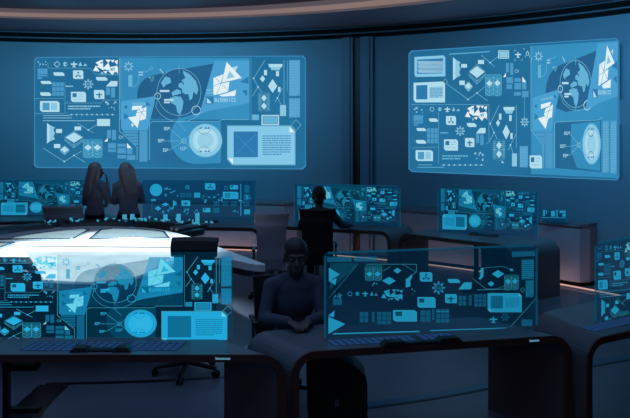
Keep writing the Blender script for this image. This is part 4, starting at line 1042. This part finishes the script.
# little city of light over the table
M_blk = glow('city_light', (70, 176, 214), 1.0, .5, tint=(.8, .95, 1))
city = thing('hologram_model', 'small projected model of glowing blue blocks hovering on the table', 'hologram', (TC.x, TC.y + .6, TZ + .052))
rnd = random.Random(5)
for i in range(46):
    a = math.radians(rnd.uniform(48, 128)); r = rnd.uniform(1.56, 1.86); x, y = r * math.cos(a), r * math.sin(a) - .6
    h = rnd.choice((.01, .015, .02, .03)); s = rnd.uniform(.012, .035)
    mb = MB(); mb.box((x, y, h / 2 + .002), (s, s * rnd.uniform(.7, 1.4), h), rz=rnd.uniform(0, 1)); mb.build('light_block', M_blk, city)
for x, y, h in ((.50, 1.12, .07), (.72, .95, .10), (1.02, .72, .14), (-.1, 1.2, .06), (.02, 1.16, .07)):
    mb = MB(); mb.box((x, y, h / 2), (.05, .05, h)); mb.build('light_block', M_blk, city)

# ------------------------------------------------------------------ office chairs
def chair(label, x, y, rz, mat, headrest=True, z_top=1.2, w=.46, group='office chairs', arms=True):
    """faces local +y"""
    root = thing('office_chair', label, 'chair', (x, y, 0), rz, group)
    def slab(pts, hw, th, name, taper=1.0, par=root, curve=.03):
        # pts: side outline centre line (y, z); extruded sideways with a slight hollow
        mb = MB(); nx = 8; vs = []; fs = []
        m_ = len(pts)
        for f in (0, 1):
            for j, (py, pz) in enumerate(pts):
                a = Vector(pts[max(0, j - 1)]); b = Vector(pts[min(m_ - 1, j + 1)]); d = (b - a).normalized(); n = Vector((-d.y, d.x)) * th / 2 * (1 if f else -1)
                for i in range(nx + 1):
                    u = -1 + 2 * i / nx; ww = hw * (1 + (taper - 1) * j / (m_ - 1)); hol = curve * u * u
                    vs.append((u * ww, py + n.x + hol, pz + n.y))
        N = m_ * (nx + 1)
        for j in range(m_ - 1):
            for i in range(nx):
                q = [j * (nx + 1) + i, j * (nx + 1) + i + 1, (j + 1) * (nx + 1) + i + 1, (j + 1) * (nx + 1) + i]
                fs.append(q); fs.append([N + k for k in q[::-1]])
        for j in range(m_ - 1):
            for i in (0, nx): fs.append([j * (nx + 1) + i, (j + 1) * (nx + 1) + i, N + (j + 1) * (nx + 1) + i, N + j * (nx + 1) + i])
        for i in range(nx):
            for j in (0, m_ - 1): fs.append([j * (nx + 1) + i, j * (nx + 1) + i + 1, N + j * (nx + 1) + i + 1, N + j * (nx + 1) + i])
        mb.add(vs, fs); return mb.build(name, mat, par, bevel=.012)
    zt = z_top
    slab([(-.20, .46), (.0, .445), (.18, .455), (.26, .43)], w / 2, .07, 'seat', .98, curve=-.015)
    bt = zt - (.15 if headrest else 0)
    slab([(-.20, .44), (-.245, .58), (-.25, .72), (-.27, bt - .12), (-.30, bt)], w * .44, .035, 'backrest', 1.0 if headrest else 1.06)
    if headrest: slab([(-.285, zt - .165), (-.275, zt - .10), (-.30, zt - .03), (-.345, zt)], w * .5, .04, 'headrest', 1.04)
    for s in ((-1, 1) if arms else ()):
        mb = MB(); mb.box((s * (w / 2 + .02), 0, .66), (.045, .26, .025)); ar = mb.build('armrest', M_plastic, root, bevel=.01)
        mb = MB(); mb.tube((s * (w / 2 + .02), -.02, .43), (s * (w / 2 + .02), -.02, .65), .013); mb.box((s * (w / 2 - .05), -.02, .42), (.16, .04, .02)); mb.build('arm_post', M_metal, ar)
    mb = MB(); mb.tube((0, 0, .09), (0, 0, .41), .026); mb.box((0, 0, .41), (.2, .2, .03)); mb.build('gas_column', M_metal, root)
    for k in range(5):
        a = 2 * PI * k / 5 + .3; d = Vector((math.cos(a), math.sin(a), 0))
        mb = MB(); mb.tube(Vector((0, 0, .10)), d * .29 + Vector((0, 0, .075)), .024, .016, 8); sp = mb.build('base_spoke', M_plastic, root)
        n = Vector((-d.y, d.x, 0)); c = d * .29
        mb = MB()
        for s in (-1, 1): mb.tube(c + n * s * .010 + Vector((0, 0, .03)), c + n * s * .026 + Vector((0, 0, .03)), .03, .03, 14)
        mb.build('castor', M_plastic, sp)
    return root
chair('black office chair between the left near desk and the white table', -1.155, 6.36, PI - .05, M_chair_b, z_top=1.17, w=.44)
chair('black office chair the near person sits on', -.26, 5.79, PI + .25, M_chair_b, headrest=False, z_top=.96, w=.46)
chair('grey office chair with headrest right of the white table', at(272, 8.95), 8.95, .04, M_chair_g, z_top=1.16, w=.42)
chair('black office chair the far person sits on', at(317, 9.3), 9.3, .02, M_chair_b, z_top=1.16, w=.46)
chair('grey office chair behind the table, in front of the couple', at(69.5, 10.24), 10.24, .0, M_chair_g, z_top=1.08, w=.56, arms=False)
# ------------------------------------------------------------------ people
M_skin = surf('skin', (84, 70, 70), 0.55, noise=0.05)
M_shirt = surf('navy_cloth', (68, 72, 92), 0.85, noise=0.12, scale=14)
M_trous = surf('dark_trousers', (30, 32, 42), 0.85, noise=0.1, scale=14)
M_coat = surf('charcoal_cloth', (128, 122, 142), 0.85, noise=0.12, scale=14)
M_hair = surf('dark_hair', (36, 32, 38), 0.5, noise=0.25, scale=30)
M_hairb = surf('brown_hair', (136, 118, 124), 0.5, noise=0.25, scale=30)
M_eye = surf('eye', (110, 110, 112), 0.2, noise=0.02)
M_shoe = surf('black_shoe', (18, 16, 18), 0.4)

def fuse(mb, name, mat, parent, voxel, smooth=4):
    """merge overlapping shapes into one continuous surface"""
    o = mb.build(name, mat, parent)
    r = o.modifiers.new('r', 'REMESH'); r.mode = 'VOXEL'; r.voxel_size = voxel; r.use_smooth_shade = True
    if smooth:
        s = o.modifiers.new('s', 'SMOOTH'); s.factor = .5; s.iterations = smooth
    dg = bpy.context.evaluated_depsgraph_get(); dg.update()
    me = bpy.data.meshes.new_from_object(o.evaluated_get(dg)); o.modifiers.clear()
    old = o.data; o.data = me; bpy.data.meshes.remove(old); me.materials.clear(); me.materials.append(mat)
    for p in me.polygons: p.use_smooth = True
    return o
def frame_from(f, up=Vector((0, 0, 1))):
    f = Vector(f).normalized(); r = f.cross(up).normalized(); u = r.cross(f).normalized()
    return Matrix((r, f, u)).transposed()     # columns: right, forward, up

def hand(mb, wrist, d, palm_n, side, curl=.5, k=1.0):
    """palm + five fingers; d = direction of the hand, palm_n = normal out of the palm, side = +1 when the thumb leaves on +x"""
    d = Vector(d).normalized(); n = Vector(palm_n); n = (n - d * n.dot(d)).normalized(); x = d.cross(n).normalized() * side
    w = Vector(wrist)
    M = Matrix((x, n, d)).transposed()
    mb.ellipsoid(w + d * .045 * k, (.040 * k, .016 * k, .055 * k), M, 16)
    for off, ln in ((.030, .070), (.010, .080), (-.011, .075), (-.030, .058)):
        p = w + d * .082 * k + x * off * k; v = (d + x * off * 1.2).normalized()
        for q, r0, r1 in ((.42, .0088, .0082), (.32, .0082, .0076), (.26, .0076, .0066)):
            e = p + v * ln * q * k; mb.capsule(p, e, r0 * k, r1 * k, 10); p = e; v = (v + n * curl).normalized()
    p = w + d * .022 * k + x * .030 * k; v = (d * .55 + x * .8 + n * .25).normalized()
    for ln, r0, r1 in ((.036, .0115, .010), (.030, .010, .009), (.024, .009, .0078)):
        e = p + v * ln * k; mb.capsule(p, e, r0 * k, r1 * k, 10); p = e; v = (v + d * .5 + n * .2).normalized()

def person(name, label, J, shirt, trousers, hair, hair_mat, female=False, group=None):
    """J: joints in metres relative to J['origin'] with the figure's own directions already applied"""
    root = thing(name, label, 'person', J['origin'], group=group)
    V = lambda q: Vector(J[q])
    k = .93 if female else 1.0
    B = MB()
    fw = Vector(J['facing']).normalized(); Mt = frame_from(fw)
    pel, che, nk = V('pelvis'), V('chest'), V('neck')
    sL, sR = V('shoulder_l'), V('shoulder_r')
    up = (che - pel).normalized(); Mtor = Matrix((up.cross(fw) * -1, fw - up * fw.dot(up), up)).transposed()
    Mtor = Matrix(((fw.cross(up)).normalized(), (fw - up * fw.dot(up)).normalized(), up)).transposed()
    def torso(mb, g=0.0):
        mb.ellipsoid(pel, (.165 * k + g, .125 * k + g, .13 + g), Mtor)
        mb.ellipsoid(pel + (che - pel) * .45, (.140 * k + g, .105 * k + g, .16 + g), Mtor)
        mb.ellipsoid(che, (.165 * k + g, .115 * k + g, .18 + g), Mtor)
        mb.ellipsoid(che + up * .10, (.16 * k + g, .09 * k + g, .10 + g), Mtor)
        if female:
            for s in (-1, 1): mb.ellipsoid(che + Mtor @ Vector((s * .075, .085, .0)), (.062 + g, .055 + g, .06 + g), Mtor, 14)
        mb.capsule(sL, sR, .055 * k + g, .055 * k + g)
        for s_ in (sL, sR): mb.capsule(nk + (s_ - nk) * .15 - up * .01, s_, .05 * k + g, .055 * k + g)
    def arms(mb, g=0.0, cut=1.0):
        for s in 'lr':
            a, b, c = V('shoulder_' + s), V('elbow_' + s), V('wrist_' + s)
            mb.capsule(a, b, .052 * k + g, .040 * k + g); mb.capsule(b, b + (c - b) * cut, .041 * k + g, .041 * k + (.027 * k - .041 * k) * cut + g)
    def legs(mb, g=0.0, cut=1.0):
        for s in 'lr':
            a, b, c = V('hip_' + s), V('knee_' + s), V('ankle_' + s)
            mb.capsule(a, b, .085 * k + g, .058 * k + g); mb.capsule(b, b + (c - b) * cut, .056 * k + g, .038 * k + g)
            mb.ellipsoid(b + (c - b) * .3 - fw * .012, (.050 + g, .055 + g, .11 + g), None, 14)
    torso(B); arms(B); legs(B)
    hd = V('head'); hf = Vector(J['look']).normalized(); hup = Vector(J.get('head_up', (0, 0, 1))); H = frame_from(hf, hup)
    def h(x, y, z): return hd + H @ Vector((x, y, z)) * k2
    k2 = (.97 if female else 1.0) * J.get('head_size', 1.0)
    B.capsule(nk - up * .03, hd + H @ Vector((0, -.02, -.08)), .056 * k, .052 * k)
    B.ellipsoid(h(0, -.012, .028), (.076 * k2, .096 * k2, .092 * k2), H)
    B.ellipsoid(h(0, .022, -.045), (.058 * k2, .070 * k2, .078 * k2), H)
    B.ellipsoid(h(0, .062, -.098), (.026, .022, .020), H, 12)                 # chin
    B.capsule(h(0, .083, .012), h(0, .108, -.030), .010, .014, 10); B.ellipsoid(h(0, .097, -.036), (.019, .013, .011), H, 10)   # nose
    for s in (-1, 1):
        B.ellipsoid(h(s * .076, -.008, -.01), (.010, .020, .032), H, 12)        # ears
        B.capsule(h(s * .012, .086, .026), h(s * .048, .072, .028), .008, .008, 8)   # brow
        B.ellipsoid(h(s * .038, .062, -.035), (.022, .02, .02), H, 10)          # cheek
    B.capsule(h(-.018, .087, -.064), h(.018, .087, -.064), .007, .007, 8); B.capsule(h(-.014, .086, -.075), h(.014, .086, -.075), .008, .008, 8)   # lips
    for s in 'lr': hand(B, V('wrist_' + s), J['hand_' + s], J['palm_' + s], J['thumb_' + s], J.get('curl_' + s, .45), .95 * k)
    for s in 'lr':
        c = V('ankle_' + s); f_ = Vector(J.get('toe_' + s, J['facing'])); f_ = Vector((f_.x, f_.y, 0)).normalized()
        B.capsule(c, Vector((c.x, c.y, .05)), .036 * k, .036 * k); B.ellipsoid(Vector((c.x, c.y, .042)) + f_ * .06, (.038, .10, .034), frame_from(f_))
    body = fuse(B, 'body', M_skin, root, .0065, 3)
    for s in (-1, 1):
        e = MB(); e.ellipsoid(h(s * .031, .073, .004), (.0135, .0125, .0115), H, 12); e.build('eye', M_eye, root)
        e2 = MB(); e2.ellipsoid(h(s * .031, .083, .004), (.006, .0045, .006), H, 10); e2.build('pupil', M_hair, root.children[-1])
    g = MB(); torso(g, .012); arms(g, .011, .94); fuse(g, 'shirt', shirt, root, .012, 3)
    g = MB(); legs(g, .012, .97); g.ellipsoid(pel - up * .03, (.168 * k + .012, .128 * k + .012, .115), Mtor); fuse(g, 'trousers', trousers, root, .012, 3)
    for s in 'lr':
        c = V('ankle_' + s); f_ = Vector(J.get('toe_' + s, J['facing'])); f_ = Vector((f_.x, f_.y, 0)).normalized(); FM = frame_from(f_)
        e = MB(); e.ellipsoid(Vector((c.x, c.y, .046)) + f_ * .06, (.046, .125, .046), FM); e.capsule(Vector((c.x, c.y, .05)), Vector((c.x, c.y, .09)), .046, .044); fuse(e, 'shoe', M_shoe, root, .01, 2)
    # hair
    e = MB()
    if hair == 'short':
        e.ellipsoid(h(0, -.018, .044), (.086 * k2, .100 * k2, .092 * k2), H); e.ellipsoid(h(0, -.05, -.02), (.070, .062, .07), H)
    else:
        e.ellipsoid(h(0, -.022, .036), (.092 * k2, .102 * k2, .098 * k2), H)
        bk = hd - fw * .03
        for x in (-.062, -.03, 0, .03, .062):
            e.capsule(h(x, -.055, .02), h(x * 1.15, -.085, -.16), .052, .05); e.capsule(h(x * 1.15, -.085, -.16), h(x * 1.1, -.10, -.36), .05, .024)
        for s in (-1, 1): e.capsule(h(s * .078, .012, .03), h(s * .092, .0, -.17), .028, .03); e.capsule(h(s * .092, .0, -.17), h(s * .09, .0, -.30), .03, .012)
    fuse(e, 'hair', hair_mat, root, .009, 3)
    return root

# seated person at the middle desk, turned to the camera
person('person', 'person in dark clothes sitting behind the middle near desk, hands on its top', dict(
    head_size=1.2, origin=(-.17, 5.58, 0), facing=(.22, -1, 0), look=(.12, -1, -.03),
    pelvis=(0, .04, .56), chest=(0, .0, .85), neck=(.005, -.01, 1.05), head=(.015, -.03, 1.20),
    shoulder_l=(.175, .02, .985), shoulder_r=(-.175, -.06, .985), elbow_l=(.235, -.12, .755), elbow_r=(-.225, -.17, .76), wrist_l=(.12, -.36, .795), wrist_r=(-.02, -.385, .795),
    hand_l=(-.35, -1, -.12), palm_l=(0, 0, -1), thumb_l=-1, hand_r=(.75, -1, -.12), palm_r=(0, 0, -1), thumb_r=1,
    hip_l=(.095, .02, .54), hip_r=(-.09, -.02, .54), knee_l=(.17, -.38, .54), knee_r=(-.03, -.42, .54), ankle_l=(.16, -.33, .10), ankle_r=(-.03, -.36, .10)),
    M_shirt, M_trous, 'short', M_hair)
# seated person at the far desk, seen from behind
xb = at(319, 9.55)
person('person', 'person seen from behind on a black chair, reaching right onto the far desk', dict(
    head_size=1.15, origin=(xb, 9.45, 0), facing=(.1, 1, 0), look=(.0, 1, -.05),
    pelvis=(0, -.06, .58), chest=(.0, .02, .90), neck=(.0, .04, 1.10), head=(.0, .06, 1.265),
    shoulder_l=(-.185, .03, 1.03), shoulder_r=(.185, .02, 1.03), elbow_l=(-.25, .22, .84), elbow_r=(.31, .24, .86), wrist_l=(-.16, .62, .80), wrist_r=(.44, .60, .80),
    hand_l=(.2, 1, -.1), palm_l=(0, 0, -1), thumb_l=-1, hand_r=(.3, 1, -.1), palm_r=(0, 0, -1), thumb_r=1,
    hip_l=(-.09, -.04, .54), hip_r=(.09, -.04, .54), knee_l=(-.12, .38, .54), knee_r=(.14, .38, .54), ankle_l=(-.12, .36, .10), ankle_r=(.14, .36, .10)),
    M_shirt, M_trous, 'short', M_hair)
# the standing couple
person('person', 'long-haired person standing left of the pair, one hand raised to the chin', dict(
    head_size=1.06, origin=(-3.33, 10.58, 0), facing=(.55, .9, 0), look=(.85, .6, -.08),
    pelvis=(0, 0, .90), chest=(.0, .0, 1.20), neck=(.01, .005, 1.39), head=(.02, .01, 1.545),
    shoulder_l=(-.145, .09, 1.32), shoulder_r=(.145, -.09, 1.32), elbow_l=(-.20, .15, 1.05), elbow_r=(.22, -.03, 1.09), wrist_l=(-.02, .28, .97), wrist_r=(.165, .075, 1.37),
    hand_l=(.7, .4, .1), palm_l=(.2, -.6, .5), thumb_l=1, hand_r=(-.10, .05, 1), palm_r=(-.8, -.3, 0), thumb_r=1, curl_r=.8,
    hip_l=(-.075, .04, .86), hip_r=(.075, -.04, .86), knee_l=(-.085, .06, .48), knee_r=(.09, -.02, .48), ankle_l=(-.09, .04, .10), ankle_r=(.10, -.05, .10)),
    M_coat, M_trous, 'long', M_hairb, female=True)
person('person', 'long-haired person standing right of the pair, looking down at a tablet', dict(
    head_size=1.06, origin=(-2.84, 10.6, 0), facing=(-.45, .9, 0), look=(-.7, .75, -.28),
    pelvis=(.02, 0, .90), chest=(.01, .0, 1.20), neck=(-.01, .01, 1.39), head=(-.04, .03, 1.54),
    shoulder_l=(-.145, -.075, 1.32), shoulder_r=(.15, .075, 1.32), elbow_l=(-.20, .03, 1.07), elbow_r=(.17, .23, 1.07), wrist_l=(-.155, .23, 1.08), wrist_r=(.03, .33, 1.08),
    hand_l=(.05, 1, .15), palm_l=(.1, -.2, 1), thumb_l=-1, hand_r=(-.9, .3, .1), palm_r=(0, -.2, 1), thumb_r=-1, curl_l=.3, curl_r=.3,
    hip_l=(-.06, -.04, .86), hip_r=(.095, .04, .86), knee_l=(-.07, -.02, .48), knee_r=(.10, .05, .48), ankle_l=(-.08, -.04, .10), ankle_r=(.11, .05, .10)),
    M_coat, M_trous, 'long', M_hairb, female=True)
tb = thing('tablet', 'dark tablet computer held between the standing pair', 'tablet', (-3.02, 10.94, 1.125), .45)
mb = MB(); mb.box((0, 0, .0), (.24, .17, .012), M=Matrix.Rotation(math.radians(28), 3, 'X')); mb.build('case', M_black, tb, bevel=.004)
mb = MB(); mb.box((0, -.004, .0075), (.21, .145, .001), M=Matrix.Rotation(math.radians(28), 3, 'X')); mb.build('display', M_plastic, tb)

# ------------------------------------------------------------------ lights
def area(name, loc, target, size, col, power, size_y=None, spread=None):
    l = bpy.data.lights.new(name, 'AREA'); l.energy = power; l.color = lin(col); l.size = size
    if size_y: l.shape = 'RECTANGLE'; l.size_y = size_y
    if spread: l.spread = math.radians(spread)
    o = bpy.data.objects.new(name, l); COL.objects.link(o); o.location = loc
    o.rotation_euler = (Vector(target) - Vector(loc)).to_track_quat('-Z', 'Y').to_euler(); return o
def spot(name, loc, target, ang, col, power, blend=.6, r=.15):
    l = bpy.data.lights.new(name, 'SPOT'); l.energy = power; l.color = lin(col); l.spot_size = math.radians(ang); l.spot_blend = blend; l.shadow_soft_size = r
    o = bpy.data.objects.new(name, l); COL.objects.link(o); o.location = loc
    o.rotation_euler = (Vector(target) - Vector(loc)).to_track_quat('-Z', 'Y').to_euler(); return o
# added fills overhead and at the rear, table spotlight, added cool fills on the walls
area('overhead_fill', (-1.6, 5.4, 3.9), (-1.6, 5.4, 0), 6.0, (140, 176, 226), 58, spread=130)  # added fill that lifts the room's ambient light
area('rear_fill', (-1.5, -1.6, 3.9), (-1.5, -1.0, 0), 4.0, (165, 165, 205), 34)  # added fill behind the camera to lift the dark near desks
spot('table_spot', (-2.75, 8.2, 3.9), (-2.42, 7.95, .85), 50, (225, 245, 255), 2500, .7)
for k, (px, py, pw, col) in enumerate(((170, 118, 88, (96, 182, 220)), (20, 116, 38, (96, 182, 220)), (292, 112, 20, (96, 174, 220)), (530, 120, 24, (96, 178, 220)), (640, 105, 62, (96, 172, 218)))):
    p = wall_hit(px, py); n = (Vector((RC.x, RC.y, 0)) - Vector((p.x, p.y, 0))).normalized()
    area('wall_glow_fill_%d' % k, p + n * 3.4 + Vector((0, 0, 3.86 - p.z)), p, 2.4, col, pw, .6, spread=100)  # added fill for the glow on the wall around the screens

# warm lamps of the floor strip, shining at the foot of the cabinets and the wall
for k in range(15):
    a = wall_angle(700) + (wall_angle(-60) - wall_angle(700)) * (k + .5) / 15
    d = Vector((math.cos(a), math.sin(a), 0)); q = Vector((RC.x, RC.y, 0)) + d * (RR - .62)
    area('floor_strip_lamp_%d' % k, q + Vector((0, 0, .04)), q + d * .3 + Vector((0, 0, .12)), .95, (255, 200, 188), .62, .03)

wd = bpy.data.worlds.new('world'); sc.world = wd; wd.use_nodes = True
bg = wd.node_tree.nodes['Background']; bg.inputs[0].default_value = (.02, .05, .10, 1); bg.inputs[1].default_value = .3

vs_ = sc.view_settings
sc.display_settings.display_device = 'sRGB'
vs_.view_transform = 'Standard'; vs_.look = 'None'; vs_.gamma = 1.0; vs_.exposure = 0.0; vs_.use_curve_mapping = False
sc.cycles.transparent_max_bounces = 64; sc.cycles.max_bounces = 8; sc.cycles.diffuse_bounces = 4
sc.cycles.use_denoising = True; sc.cycles.sample_clamp_indirect = 4.0
